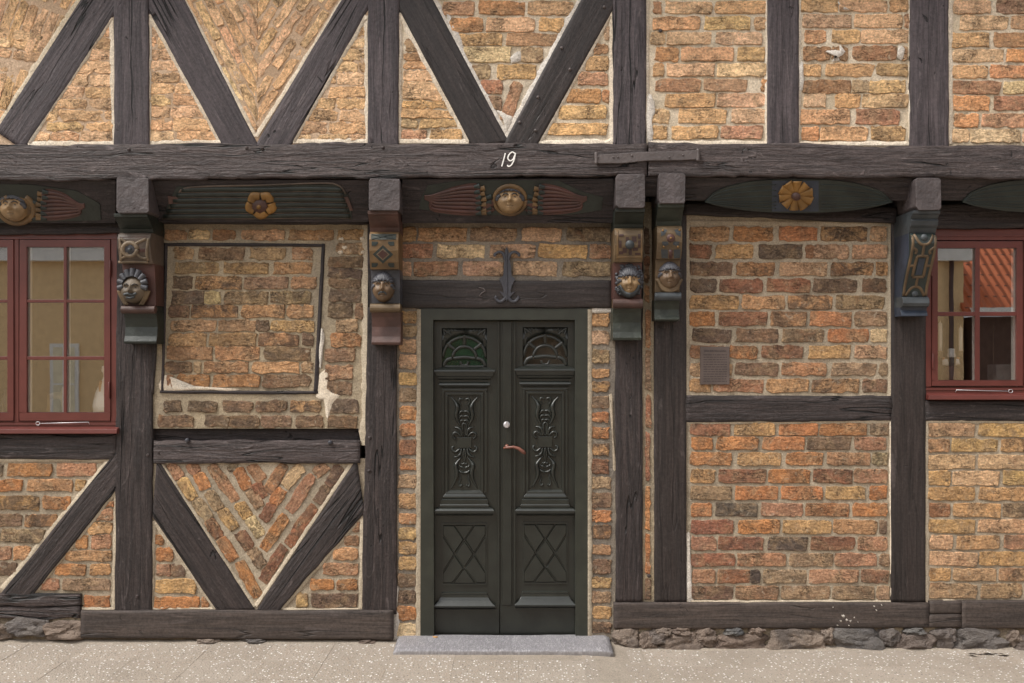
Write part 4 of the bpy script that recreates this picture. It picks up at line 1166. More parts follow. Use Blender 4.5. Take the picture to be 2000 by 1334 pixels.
# bracket 2
r2_, q, *_ = corbel(721, 778, (411,453,526,593,610,673), ('redbrown','ochre','hair','ochre_dark','redbrown','ochre_dark'), 'bracket with a moustached head below a painted diamond')
mb = MB(); q.plate(mb, [(725,457),(774,457),(773,468),(725,468)], 0, .003); mb.build('painted_band', M['green_lt'], r2_)
mb = MB(); stroke(mb, q, [(727,458),(749,463),(772,467)], 1, 1, .003); stroke(mb, q, [(727,467),(749,462),(772,458)], 1, 1, .003)
q.plate(mb, [(748,479),(768,497),(748,515),(728,497)], 0, .003); 
for sg in (-1, 1):
    for t_ in (-1, 1):
        cy = 497+t_*21; q.plate(mb, [(748+sg*22, cy-4), (748+sg*10, cy-4), (748+sg*10, cy), (748+sg*14, cy+4), (748+sg*22, cy+4)], 0, .003)
mb.build('painted_pattern', M['teal'], r2_)
mb = MB(); q.plate(mb, [(748,485),(761,497),(748,509),(735,497)], 0, .005); mb.build('painted_diamond', M['skin_pale'], r2_)
mb = MB(); q.plate(mb, [(748,488),(758,497),(748,506),(738,497)], 0, .007); mb.build('painted_diamond', M['maroon'], r2_)
fl = Flat(.15); face(fl, 749, 562, 42, 58, .060, r2_, 'skin_dark', 'hair', None, True, .45)
# bracket 3
r3, q, *_ = corbel(1201, 1257, (407,446,512,583,602,664), ('green','ochre_dark','maroon','redbrown','green_lt','ochre_dark'), 'bracket with a bearded head under a fringe and curly hood', xref=.24)
mb = MB()
for (x0, y0, x1, y1) in ((1209,457,1218,462),(1222,463,1228,472),(1234,462,1243,472),(1246,457,1251,466),(1209,470,1214,484),(1246,470,1251,484),(1216,484,1224,494),(1236,484,1246,490),(1209,491,1217,497),(1228,487,1234,498),(1240,494,1251,498)):
    q.plate(mb, [(x0,y0),(x1,y0),(x1,y1),(x0,y1)], 0, .003)
mb.build('painted_squares', M['sq'], r3)
mb = MB(); disc(mb, q, 1230, 478, 9, .002, .014, 14); mb.build('round_boss', M['slategrey'], r3, True)
mb = MB()
for x in (1206, 1253): stroke(mb, q, [(x,450),(x,480),(x,508)], 1.6, .8, .001)
stroke(mb, q, [(1205,502),(1230,502),(1254,502)], 1.6, .8, .001); mb.build('carved_strapwork', M['ochre'], r3, True)
fl = Flat(.15); mb = MB()
rr_ = random.Random(4)
for i in range(70):
    a = R(rr_.uniform(-60, 240)); ra = rr_.uniform(.8, 1.12); x = 1229+math.cos(a)*26*ra; y = 548-math.sin(a)*33*ra
    if y > 578: continue
    disc(mb, fl, min(1254, max(1204, x)), y, 3.4, .0, .012+.012*(1.15-ra)*3, 7)
mb.build('curly_hood', M['hair'], r3, True)
face(fl, 1228, 551, 44, 58, .064, r3, 'skin', 'hair', 'slategrey', False, .40)
# bracket 4
r4, q, *_ = corbel(1284, 1333, (397,441,506,571,587,626), ('green_lt','ochre_dark','ochre_dark','slategrey','green_lt','ochre_dark'), 'narrow bracket with a smooth-faced head in a rolled collar')
mb = MB(); 
for sg in (-1, 1):
    q.plate(mb, [(1310+sg*7,449),(1310+sg*19,447),(1310+sg*19,462),(1310+sg*11,458)], 0, .003)
    q.plate(mb, [(1310+sg*6,472),(1310+sg*17,472),(1310+sg*15,482),(1310+sg*4,478)], 0, .003)
    q.plate(mb, [(1310+sg*6,488),(1310+sg*19,487),(1310+sg*18,504),(1310+sg*6,505)], 0, .003)
mb.build('painted_leaves', M['slategrey'], r4)
mb = MB(); disc(mb, q, 1310, 465, 8.5, .001, .007, 12); q.plate(mb, [(1306,488),(1314,488),(1313,505),(1307,505)], 0, .003); mb.build('rosette', M['maroon'], r4, True)
mb = MB()
for x, y in ((1310,465),(1296,482),(1324,482),(1294,450),(1327,449)): disc(mb, q, x, y, 2.3, .004, .010, 8)
mb.build('bead', M['gold'], r4, True)
fl = Flat(.148)
mb = MB()
for k in range(3): stroke(mb, fl, [(1307-25+k*2,545+k*2),(1307-14,562+k*2.4-2),(1307,568+k*1.6-2),(1307+14,562+k*2.4-2),(1307+23-k*2,545+k*2)], 3.4, 1.2, .012)
mb.build('rolled_collar', M['ochre_dark'], r4, True)
face(fl, 1307, 539, 42, 52, .058, r4, 'skin_dark', 'hair', None, False, .45)
# bracket 5: strapwork scroll, blue side
X0 = W(1778, 455, .25).x; X1 = W(1828, 455, .25).x
r5 = empty('carved_bracket', (0,0,0)); r5.parent = house; r5['label'] = 'slender S-scroll bracket with ochre strapwork and blue side'
Zf = lambda y, d: W(0, y, d).z
def st5(name, prof, m, ins=0.): return MB().stack([(X0+ins, X1-ins, Zf(y, d), d) for y, d in prof], .01).build(name, M[m], r5, None, .002)
st5('cove', [(411,.30),(417,.298),(420,.285),(428,.265),(431,.275),(440,.268),(446,.25),(456,.235)], 'slategrey', -.004)
sc5 = [(456,.240),(462,.262),(475,.268),(500,.240),(530,.190),(560,.145),(580,.125)]
st5('scroll', sc5, 'teal')
st5('bracket_side', [(412,.29),(425,.25),(456,.23),(500,.23),(560,.135),(600,.115),(618,.07)], 'blue', -.003)
st5('roll', [(580,.135),(584,.150),(592,.155),(598,.145),(600,.125)], 'slategrey', -.004)
st5('scroll_foot', [(598,.12),(606,.112),(612,.125),(617,.13),(618,.05)], 'blue', -.0035)
def d5(y):
    for (ya, da), (yb, db) in zip(sc5, sc5[1:]):
        if ya <= y <= yb: return da+(db-da)*(y-ya)/(yb-ya)
    return sc5[-1][1]
class P5:
    n = Vector((0,-.93,-.36)); up = Vector((0,0,1))
    def at(s, px, py, off=0.):     # px runs 0..1 across the bracket
        d_ = d5(py); return Vector((X0+(X1-X0)*px, -d_-off, Zf(py, d_)))
p5 = P5(); mb = MB()
for P in ([(.06,460),(.06,500),(.06,540),(.06,578)], [(.94,460),(.94,500),(.94,540),(.94,578)], [(.12,458),(.3,474),(.5,478),(.7,474),(.88,458)], [(.5,478),(.5,490),(.5,500)],
  [(.28,501),(.5,500),(.72,501)], [(.3,501),(.28,520),(.28,540)], [(.72,501),(.72,520),(.72,540)], [(.28,541),(.5,541),(.72,541)], [(.5,542),(.5,552),(.5,560)], [(.14,578),(.3,564),(.5,560),(.7,564),(.88,578)],
  [(.06,520),(.18,519),(.28,520)], [(.72,520),(.84,519),(.94,520)], [(.1,484),(.24,490),(.2,496)], [(.9,484),(.76,490),(.8,496)]):
    stroke(mb, p5, P, 2.7, .6, .0005, 4)
mb.build('carved_strapwork', M['ochre_brown'], r5, True)
mb = MB(); 
for P in ([(.38,505),(.62,505),(.62,537),(.38,537)],):
    mb.add([p5.at(x, y, .003) for x, y in P], [(0,1,2,3)])
mb.build('painted_panel', M['blue'], r5)
mb = MB()
for cy in (464, 574):
    c_ = p5.at(.5, cy, .0); mb.lathe(c_, [(.022,0),(.018,.006),(.004,.010)], 14, 'y')
mb.build('round_boss', M['slategrey'], r5, True)

# ---------------- house number, strap, wall anchor, plaque
mb = MB(); fl = Flat(.2895)
def ribbon(P, w): stroke(mb, fl, P, w, .25, 0, 6)
ribbon([(987,299),(984,311),(980,325)], 1.1)
ribbon([(1006,300),(1001,297),(995,301),(992,309),(996,314),(1002,311),(1006,302),(1007,299)], 1.15); ribbon([(1007,299),(1004,312),(999,322),(993,325),(991,322)], 1.15)
mb.build('house_number', M['white'], house)
mb = MB(); P = [(1164,302),(1200,300),(1265,296),(1330,295),(1366,293)]; Q = [(1366,311),(1330,313),(1265,314),(1215,319),(1164,319)]
mb.poly(P+Q, .300, .28); o = mb.build('iron_strap', M['iron_brown'], house, None, .004)
mb = MB()
for x, y0, y1 in ((1164,298,321),(1363,291,315)): stroke(mb, Flat(.300), [(x,y0),(x+.5,(y0+y1)/2),(x,y1)], 3.2, 1, .0, 3)
for x, y in ((1168,307),(1198,307),(1207,307),(1234,304),(1307,307),(1334,303)): mb.lathe(W(x, y, .3), [(.006,-.004),(.006,.004),(.002,.006)], 8, 'y')
tag(mb.build('strap_rivets', M['iron_brown'], o, True), kind='stuff')
an = MB(); fl = Flat(.028)
an.poly([(986,490),(990,482),(993,490),(995,505),(998,520),(999,538),(1006,545),(999,560),(997,572),(1006,569),(996,580),(990,588),(984,580),(976,569),(984,572),(982,560),(975,545),(983,538),(984,520),(986,505)], .034, .018)
for sg in (-1, 1):
    stroke(an, fl, [(990+sg*3,508),(990+sg*7,496),(990+sg*15,492),(990+sg*24,497),(990+sg*22,500)], (3.2, 2.6), .9, 0)
    stroke(an, fl, [(990+sg*1,580),(990+sg*9,588),(990+sg*17,588),(990+sg*22,582),(990+sg*20,579)], (3.4, 2.8), .9, 0)
stroke(an, Flat(.034), [(989.5,484),(990,530),(990.5,586)], 1.5, 1.2, 0)
an.build('wall_anchor', M['iron'], house, None)
pq = empty('bronze_plaque', W(1396, 751, .014), 'small dark bronze plaque with rows of lettering on the bricks', 'plaque')
mb = MB(); mb.pbox(1368, 677, 1425, 751, .022, .006); mb.build('plate', M['plaque'], pq, None, .0015)
def text(body, px, py, size, d, mat, parent, name, bold=0.):
    cu = bpy.data.curves.new(name, 'FONT'); cu.body = body; cu.size = size; cu.extrude = .0006; cu.align_x = 'CENTER'; cu.offset = bold
    to = bpy.data.objects.new('tmp', cu); COL.objects.link(to); dg = bpy.context.evaluated_depsgraph_get()
    me = bpy.data.meshes.new_from_object(to.evaluated_get(dg)); bpy.data.objects.remove(to)
    o = bpy.data.objects.new(name, me); COL.objects.link(o); me.materials.clear(); me.materials.append(M[mat])
    o.matrix_world = Matrix.Translation(W(px, py, d)) @ Matrix.Rotation(R(90), 4, 'X'); mw = o.matrix_world.copy()
    o.parent = parent; o.matrix_parent_inverse = Matrix.Translation(-parent.location); return o
text('JENS BERTELS GÅRD', 1396.5, 687, .0148, .0222, 'plaque_text', pq, 'plaque_heading', .0003)
mb = MB(); rr_ = random.Random(2)
for i in range(12):                       # engraved lines, too small to be read in the photograph
    y = 693+i*4.7; x = 1374
    while x < 1419: 
        w_ = rr_.uniform(2.5, 8); mb.pbox(x, y-.8, min(x+w_, 1420), y+.8, .0226, .0215); x += w_+1.3
mb.build('plaque_lines', M['plaque_text'], pq)

for x, y, r_ in ((1647,1203,4.5),(1654,1211,3),(1642,1213,3),(1661,1213,3),(1658,1222,2.4),(1668,1206,1.8),(1676,1215,1.6),(1636,1222,2),(1707,1184,2.2),(1712,1192,1.6),(1722,1182,1.8),(1627,1186,1.4)):
    a = random.random(); r_ *= .75; patch(house, [(x-r_,y-r_*.6),(x+r_*a,y-r_*.8),(x+r_,y+r_*.5),(x-r_*.4,y+r_*.7)], LD+.0195, 'limewhite', 'lime_splash')
MB().tube([W(935,562,.03), W(944,563,.04), W(948,568,.04), W(940,573,.035), W(936,578,.04), W(942,580,.035)], .0035, 6).build('iron_hook', M['iron_brown'], house, True)
# ---------------- windows
def window(x0, y0, x1, y1, sashes, sy0, sy1, rows_, mull, sill, hook, hinge, label):
    """outer frame box; sashes: list of (x0,x1,[pane (x0,x1)...]); rows_: pane y ranges"""
    w = MB(); dF = .012
    fr = empty('window', (0,0,0)); fr.parent = house; fr['label'] = label
    fr_ = MB(); fr_.pbox(x0, y0, x1, sy0-2, dF, -.12); fr_.pbox(x0, sy0-2, sashes[0][0]-1.5, sy1+2, dF, -.12); fr_.pbox(sashes[-1][1]+1.5, sy0-2, x1, sy1+2, dF, -.12)
    fr_.pbox(x0, sy1+2, x1, y1, dF, -.12)
    for m0, m1 in mull: fr_.pbox(m0, sy0-2, m1, sy1+2, dF-.002, -.10)
    fr_.build('window_frame', M['red'], fr, None, .003)
    mb = MB(); mb.pbox(x0+2, y0+12, x1-2, y0+15, dF+.006, dF-.002); mb.pbox(x0+2, sy1+6, x1-2, sy1+8, dF+.005, dF-.002); mb.build('frame_beading', M['red'], fr, None, .0015)
    for s0, s1, panes in sashes:
        mb = MB(); py0 = rows_[0][0]; py1 = rows_[-1][1]; ds = .018
        mb.pbox(s0, sy0, s1, py0, ds, -.002); mb.pbox(s0, py1, s1, sy1, ds, -.002)
        mb.pbox(s0, py0, panes[0][0], py1, ds, -.002); mb.pbox(panes[-1][1], py0, s1, py1, ds, -.002)
        mb.build('sash', M['red'], fr, None, .0025)
        for i in range(len(panes)-1): MB().pbox(panes[i][1], py0, panes[i+1][0], py1, ds-.002, .002).build('muntin', M['red'], fr, None, .003)
        for i in range(len(rows_)-1): MB().pbox(panes[0][0], rows_[i][1], panes[-1][1], rows_[i+1][0], ds-.0035, .0025).build('muntin', M['red'], fr, None, .003)
        for a, b in panes:
            for c, d_ in rows_:
                MB().pbox(a-2, c-2, b+2, d_+2, -.003, -.006).build('pane', M['glass'], fr)
                # putty/white inner edge
        iw = MB(); E = 1.5
        A = W(panes[0][0]-3, py0-3, -.05); B = W(panes[-1][1]+3, py1+3, -.05); t_ = .030
        X_0 = W(panes[0][0], 0, .018).x-.016; X_1 = W(panes[-1][1], 0, .018).x+.016; Z1 = W(0, py0, .018).z+.014; Z0 = W(0, py1, .018).z-.014
        yb0, yb1 = .0085, .055
        iw.box(X_0-.02, X_0+.014, yb0, yb1, Z0, Z1); iw.box(X_1-.014, X_1+.02, yb0, yb1, Z0, Z1); iw.box(X_0-.02, X_1+.02, yb0, yb1, Z0-.02, Z0+.014); iw.box(X_0-.02, X_1+.02, yb0, yb1, Z1-.010, Z1+.02)
        for i in range(len(panes)-1):
            xm = (W(panes[i][1], 0).x+W(panes[i+1][0], 0).x)/2; iw.box(xm-.010, xm+.010, yb0+.001, yb1-.001, Z0, Z1)
        for i in range(len(rows_)-1):
            zm = (W(0, rows_[i][1]).z+W(0, rows_[i+1][0]).z)/2; iw.box(X_0, X_1, yb0+.002, yb1-.002, zm-.008, zm+.008)
        iw.build('inner_sash', M['inner_white'], fr, None, .001)
    # sill ledge
    a = W(sill[0], sill[2], .02); b = W(sill[1], sill[3], .02)
    mb = MB(); mb.stack([(a.x, b.x, a.z, .012), (a.x-.003, b.x+.003, a.z-.012, .055), (a.x-.003, b.x+.003, b.z+.004, .058), (a.x, b.x, b.z, .05), (a.x, b.x, b.z, .012)], -.05); mb.build('window_sill', M['red'], fr, None, .002)
    hx0, hx1, hy, flip = hook; mb = MB()
    e0, e1 = (hx0, hx1) if not flip else (hx1, hx0); s_ = 1 if not flip else -1
    mb.tube([W(e0+s_*7, hy+1, .022), W((e0+e1)/2, hy, .024), W(e1-s_*3, hy-1.5, .022), W(e1-s_*1, hy+3, .02)], .0022, 6)
    ring = [W(e0+s_*2+math.cos(a)*4, hy+1+math.sin(a)*3.4, .022) for a in [2*math.pi*i/12 for i in range(13)]]; mb.tube(ring, .002, 6)
    mb.build('window_hook', M['steel'], fr, True)
    for hx, hy0, hy1 in hinge: MB().tube([W(hx, hy0, .024), W(hx, hy0+2, .024), W(hx, hy1-2, .024), W(hx, hy1, .024)], [.003,.006,.006,.003], 8).build('hinge', M['red'], fr, True)
    return fr
window(-168, 452, 231, 838, [(-151,26,[(-137,-63),(-57,14)]), (38,215,[(52,124),(130,203)])], 468, 822, [(482,585),(591,696),(703,806)], [(27.5,36.5)],
   (-172,232,834,847), (72,176,826,False), [(215,508,540),(213,746,778),(-150,508,540)], 'red casement window on the left with six-paned sash and ochre reflections')
window(1806, 447, 2197, 771, [(1821,1998,[(1832,1905),(1914,1986)]), (2010,2187,[(2021,2094),(2103,2175)])], 471, 754, [(484,609),(617,743)], [(1999.5,2008.5)],
   (1810,2200,768,781), (1865,1976,763,True), [(1819,508,540),(1822,690,722)], 'red casement window on the right with four-paned sash and candle figure behind')
# inner window boards
for x0, x1, y in ((-170,232,812), (1806,2200,749)):
    a = W(x0, y, 0); b = W(x1, y, 0); MB().box(a.x, b.x, .062, .34, a.z-.03, a.z+.0).build('window_board', M['inner_white'], house, None, .002)
# reveals inside
for x0, x1, y0, y1 in ((-168,231,452,838), (1806,2197,447,771)):
    a = W(x0, y1); b = W(x1, y0); MB().add([(a.x,.12,a.z),(b.x,.12,a.z),(b.x,.12,b.z),(a.x,.12,b.z),(a.x-.08,.42,a.z),(b.x+.08,.42,a.z),(b.x+.08,.42,b.z),(a.x-.08,.42,b.z)],
       [(1,2,6,5),(0,3,7,4),(3,2,6,7)]).build('window_reveal', M['inner_white'], house)

# ---------------- door
dr = empty('door_frame', (0,0,0)); dr.parent = house
MB().poly([(818,602),(1153,602),(1151,1243),(1124,1243),(1123,625),(846,625),(848,1243),(820,1243)], .012, -.10).build('door_surround', M['doorframe'], dr, None, .003)
DD = -.045; DM = M['door']
def leaf(x0, x1, cx, dy, right):
    lf = empty('door_leaf', (0,0,0)); lf.parent = house; lf['label'] = 'right door leaf with dark glass and lever handle' if right else 'left door leaf with green-reflecting fanlight glass'
    bd = lambda mb, n, bev=.002, sm=None: mb.build(n, DM, lf, sm, bev)
    gx0, gx1, gy0, gy1 = cx-44, cx+44, 641+dy, 717+dy
    mb = MB(); mb.pbox(x0, 626, x1, gy0, DD, -.09); mb.pbox(x0, gy0, gx0, gy1, DD, -.09); mb.pbox(gx1, gy0, x1, gy1, DD, -.09); mb.pbox(x0, gy1, x1, 1238, DD, -.09); bd(mb, 'leaf_board', .0015)
    # fanlight
    MB().pbox(gx0, gy0, gx1, gy1, -.062, -.066).build('pane', M['glass_green_reflect' if not right else 'glass_dark'], lf)
    fl = Flat(-.058); mb = MB(); by = gy1-20; r1_, r2_ = 21, 41
    for rr, wd in ((23, 3.2), (42, 3.0)): stroke(mb, fl, [(cx-math.cos(a)*rr, by+2-math.sin(a)*rr*.97) for a in [math.pi*i/14 for i in range(15)]], wd, .9, 0, 1)
    for a in (38, 90, 142): stroke(mb, fl, [(cx+math.cos(R(a))*24, by-math.sin(R(a))*24), (cx+math.cos(R(a))*34, by-math.sin(R(a))*33), (cx+math.cos(R(a))*43, by-math.sin(R(a))*42)], (2.8, 4.6), .8, 0)
    stroke(mb, fl, [(cx-22, by+3), (cx, by+1), (cx+22, by+3)], 3.6, .8, 0)
    for sg in (-1, 1): stroke(mb, fl, [(cx+sg*24, by+3), (cx+sg*35, by+7), (cx+sg*41, by+18)], 4, .8, 0); stroke(mb, fl, [(cx+sg*8, by+9), (cx+sg*6, by+15), (cx, by+17)], 2.4, .8, 0)
    stroke(mb, fl, [(cx-43, gy1-1), (cx, gy1-1), (cx+43, gy1-1)], 2.6, .8, 0)
    bd(mb, 'fanlight_tracery', 0, True)
    # spandrels with leaf carving
    mb = MB()
    for sg in (-1, 1):
        P = [(cx, gy0-1)]+[(cx+sg*44, gy0-1), (cx+sg*44, gy1-25)]+[(cx+sg*44*math.cos(a), by-math.sin(a)*43) for a in [R(8+82*i/7) for i in range(8)]]
        mb.poly(P, -.060, -.07)
        for k, (xx, yy) in enumerate(((38,14),(34,10),(28,7),(22,6),(15,6))): stroke(mb, Flat(-.060), [(cx+sg*xx, gy0+yy), (cx+sg*(xx+2), gy0+yy*.4+2), (cx+sg*(xx+5 if xx < 36 else 42), gy0+2)], (2.6, 1.4), 1., 0)
        for k in range(4): stroke(mb, Flat(-.060), [(cx+sg*(36+k*2), gy0+20+k*1), (cx+sg*(38+k*1.6), gy0+28), (cx+sg*(37+k*2.2), gy0+37)], (1.8, .8), 1.1, 0)
        stroke(mb, Flat(-.060), [(cx+sg*26, gy0+14), (cx+sg*32, gy0+8), (cx+sg*42, gy0+2)], (2.2, 3), 1., 0)
    bd(mb, 'spandrel_carving', 0, True)
    def sect(name, secs, back=-.06):      # (half width px, y, depth)
        mb = MB(); mb.stack([(W(cx-h, y, d_).x, W(cx+h, y, d_).x, W(0, y, d_).z, d_) for h, y, d_ in secs], back); return bd(mb, name, .0015)
    dy_ = dy
    sect('cornice', [(44,717+dy,-.045),(60,722.5+dy,-.010),(60,726+dy,-.008),(57,729+dy,-.014),(56,734+dy,-.020),(53,737+dy,-.03),(53,739+dy,-.03),(50,741+dy,-.038),(50,742+dy,-.045)])
    sect('cornice_bead', [(47,746+dy,-.045),(50,749+dy,-.028),(50,752+dy,-.024),(47,755+dy,-.032),(46,757+dy,-.044)])
    # panel mouldings
    mb = MB()
    for (hw, ya, yb, wd, dd_) in ((44, 760, 962, 4.5, -.036), (37, 767, 962, 4.5, -.032), (32.5, 771, 962, 2, -.040)):
        ya += dy
        mb.pbox(cx-hw, ya, cx+hw, ya+wd, dd_, -.05); mb.pbox(cx-hw, ya+wd, cx-hw+wd, yb, dd_, -.05); mb.pbox(cx+hw-wd, ya+wd, cx+hw, yb, dd_, -.05)
    bd(mb, 'panel_moulding', .003)
    MB().pbox(cx-31, 774+dy, cx+31, 962, -.0445, -.05).build('panel', DM, lf)
    # carved ornament (traced from the left half, mirrored)
    s_ = 5.8; ox, oy = cx-(283/s_), 740+dy*.8
    T = lambda x, y: (ox+x/s_, oy+y/s_); mo = MB(); fo = Flat(-.0445)
    strokes = [([(283,640),(283,720),(283,800)], (2,2,2)), ([(130,205),(185,270),(205,330),(190,400),(200,460),(235,530)], (1.2,5.6,5,1.6)), ([(268,232),(235,225),(222,260),(240,300),(225,350)], (2.6,3.2,2.0,1.0)),
      ([(283,372),(250,368),(225,395),(222,420)], (3,3.6,2)), ([(283,425),(250,420),(228,440),(225,462)], (3,3.2,2)), ([(283,475),(255,468),(238,485),(240,505)], (3,3.,1.6)), ([(283,500),(262,520),(262,580),(268,640)], (2.4,2.6,2.6)),
      ([(172,550),(215,556),(245,590),(250,650)], (1.4,4.2,2.6)), ([(185,675),(160,660),(155,625),(185,608),(220,625),(240,655)], (2.,3.2,3.4,2.4)), ([(172,668),(174,672),(178,674)], (3.2,3.2)),
      ([(170,765),(145,775),(150,810),(185,825),(215,805),(235,785)], (2.,3.2,3.4,2.4)), ([(165,885),(205,878),(240,845),(250,790)], (1.4,4.,2.6)), ([(283,790),(270,850),(275,900),(283,940)], (3,3,1.6)),
      ([(225,975),(240,995),(262,1000),(275,1015)], (2,3.2,2.6)), ([(222,1030),(245,1055),(283,1062)], (2,3.6,3)), ([(252,955),(265,965),(283,950)], (1.6,2.6,2)),
      ([(255,880),(205,940),(185,985),(200,1060),(185,1140),(135,1238)], (1.2,5.2,5,1.2)), ([(225,1080),(240,1130),(222,1180),(235,1215),(258,1200)], (1,2.,2.6,3.4))]
    for sg in (1, -1):
        for P, rd in strokes:
            P2 = [T(x if sg == 1 else 566-x, y) for x, y in P]; n = 5
            C = curve(P2, n); N = len(C); rr = []
            for i in range(N):
                u = i/(N-1)*(len(rd)-1); k = min(int(u), len(rd)-2); rr.append((rd[k]+(rd[k+1]-rd[k])*(u-k))/S*.86)
            mo.sweep([fo.at(x, y) for x, y in C], rr, fo.n, 1.75)
    bd(mo, 'carved_ornament', 0, True)
    a = T(204, 662); b = T(363, 782); MB().pbox(a[0], a[1], b[0], b[1], -.030, -.05).build('tablet', DM, lf, None, .002)
    sect('pedestal', [(32,957+dy/2,-.045),(36,962+dy/2,-.030),(37,964,-.03),(42,970,-.022),(42,973,-.022),(42,974,-.026),(46,976,-.018),(46,985,-.016),(48,987,-.012),(48,991,-.014),(52,992,-.016),(56,994,-.006),(58.5,998,.002),(58,1003,-.002),(55,1006,-.02),(54,1007,-.045)])
    # lower panel: sunk field with lozenge bars
    mb = MB(); y0, y1 = 1023+dy, 1140+dy
    for q in ((cx-44,y0-1,cx+44,y0+2),(cx-44,y1,cx+44,y1+3)): mb.pbox(*q, -.037, -.05)
    mb.pbox(cx-44, y0+2, cx-41, y1, -.038, -.05); mb.pbox(cx+41, y0+2, cx+44, y1, -.038, -.05); bd(mb, 'panel_moulding', .001)
    mb = MB(); f3 = Flat(-.044); zc = (y0+y1)/2; hw = 42; hh = (y1-y0)/2-1
    # raised facets: diamonds as shallow pyramids
    def pyr(pts, hgt):
        c = (sum(p[0] for p in pts)/len(pts), sum(p[1] for p in pts)/len(pts)); n = len(pts)
        mb.add([f3.at(x, y, -.0004) for x, y in pts]+[f3.at(c[0]+(x-c[0])*.90, c[1]+(y-c[1])*.92, hgt) for x, y in pts], [tuple(range(n, 2*n))]+[(i, (i+1) % n, n+(i+1) % n, n+i) for i in range(n)])
    q1 = cx-17.5; q2 = cx+17.5
    for P in ([(cx,y0+33),(q1,zc+0),(cx,y1-33),(q2,zc)], [(cx-42,y0+20),(q1-1,zc-2),(cx-1,y0+31),(cx-20,y0+3),(cx-42,y0+3)], [(cx+42,y0+20),(q2+1,zc-2),(cx+1,y0+31),(cx+20,y0+3),(cx+42,y0+3)],
       [(cx-18,y0+3),(cx,y0+30),(cx+18,y0+3)], [(cx-42,y0+24),(q1-2,zc),(cx-42,y1-24)], [(cx+42,y0+24),(q2+2,zc),(cx+42,y1-24)],
       [(cx-42,y1-20),(q1-1,zc+2),(cx-1,y1-31),(cx-24,y1-2),(cx-42,y1-2)], [(cx+42,y1-20),(q2+1,zc+2),(cx+1,y1-31),(cx+24,y1-2),(cx+42,y1-2)], [(cx-21,y1-2),(cx,y1-30),(cx+21,y1-2)]): pyr(P, .0095)
    bd(mb, 'lozenge_panel', 0)
    sect('plinth_moulding', [(44,1156+dy,-.045),(45,1158+dy,-.034),(45,1161+dy,-.034),(46,1162+dy,-.036),(47,1167+dy,-.034),(50,1173+dy,-.025),(55,1179+dy,-.010),(61 if not right else 60,1184+dy,.0),(61 if not right else 60,1187+dy,-.002),(58,1190+dy,-.045)])
    MB().pbox(x0+.5, 1190+dy if not right else 1182, x1-.5, 1239, -.038, -.06).build('kick_board', DM, lf, None, .002)
    return lf
l1 = leaf(847, 975.5, 907, 0, False); l2 = leaf(976.5, 1124, 1065, -2, True)
mb = MB()
for x0, x1, d_ in ((972,976,-.030),(977,981,-.036),(981,999,-.030),(999,1002,-.036),(1003,1007,-.026)): mb.pbox(x0, 628, x1, 1182, d_, -.05)
mb.build('astragal', DM, l2, None, .002)
MB().lathe(W(989.5, 829.5, -.030), [(.021,0),(.020,.006),(.012,.010),(.002,.010)], 16, 'y').build('lock_cylinder', M['steel'], l2, True)
MB().pbox(987.5, 824, 992.5, 835, -.0185, -.03).build('thumb_turn', M['steel'], l2, None, .001)
hd = MB(); hd.lathe(W(990, 872, -.030), [(.014,0),(.012,.008),(.009,.02)], 14, 'y')
hd.tube([W(983,875,-.005), W(992,874,0), W(1003,873,.004), (W(1013,876,.006)), W(1021,882,.006), W(1026,886,.004)], [.006,.008,.0085,.011,.012,.009], 10)
hd.build('door_handle', M['copper'], l2, True)
# dark sheet added behind the door, standing in for the unlit interior
a = W(818, 1243); b = W(1153, 602); MB().box(a.x, b.x, .12, .16, a.z, b.z).build('door_dark_backing', M['shell'], house)

# ---------------- foundation
fz = lambda x: 0.0
found = MB()
def foot(x0, x1, yt, yb, d, mat):
    n = 60; vs = []; fs = []
    for i in range(n+1):
        x = x0+(x1-x0)*i/n
        for y in (yt, (yt+yb)/2, yb): p = W(x, y, d); p.y -= .012*noise.noise(Vector((x/18, y/14, 2)))+.008*noise.noise(Vector((x/7, y/6, 2))); vs.append(p)
    for i in range(n):
        for k in range(2): a = 3*i+k; fs.append((a, a+1, a+4, a+3))
    return obj('foundation', vs, fs, M[mat], house, True)
f1 = foot(1196, XR, 1222, 1290, .012, 'earth'); f2 = foot(XL, 175, 1200, 1262, .0, 'earth'); f2.name = 'foundation'
f3 = foot(170, 785, 1240, 1262, .0, 'earth')
def fstone(parent, x0, y0, x1, y1, d, blue=False, seed=0, bulge=.05):
    c = W((x0+x1)/2, (y0+y1)/2, d); rx = (x1-x0)/2/S; rz = (y1-y0)/2/S; vs = []; fs = []; nr, na = 11, 26
    for i in range(nr+1):
        th = (i/nr)*math.pi*.5
        for j in range(na):
            a = 2*math.pi*j/na; ex = .72
            cx_ = math.copysign(abs(math.cos(a))**ex, math.cos(a)); sz = math.copysign(abs(math.sin(a))**ex, math.sin(a))
            v = Vector((cx_*math.sin(th), -math.cos(th)**.8, sz*math.sin(th)))
            k = .93+.42*noise.noise(v*1.4+Vector((seed, 0, 0)))+.20*noise.noise(v*3.2+Vector((0, seed, 0)))+.09*noise.noise(v*7.5+Vector((0, seed, 3)))
            vs.append((v.x*rx*k, v.y*bulge*k, v.z*rz*k))
    for i in range(nr):
        for j in range(na): fs.append((i*na+j, i*na+(j+1) % na, (i+1)*na+(j+1) % na, (i+1)*na+j))
    o = obj('stone', vs, fs, M['stone_blue' if blue else 'stone'], parent, None, Matrix.Translation(c)); return o
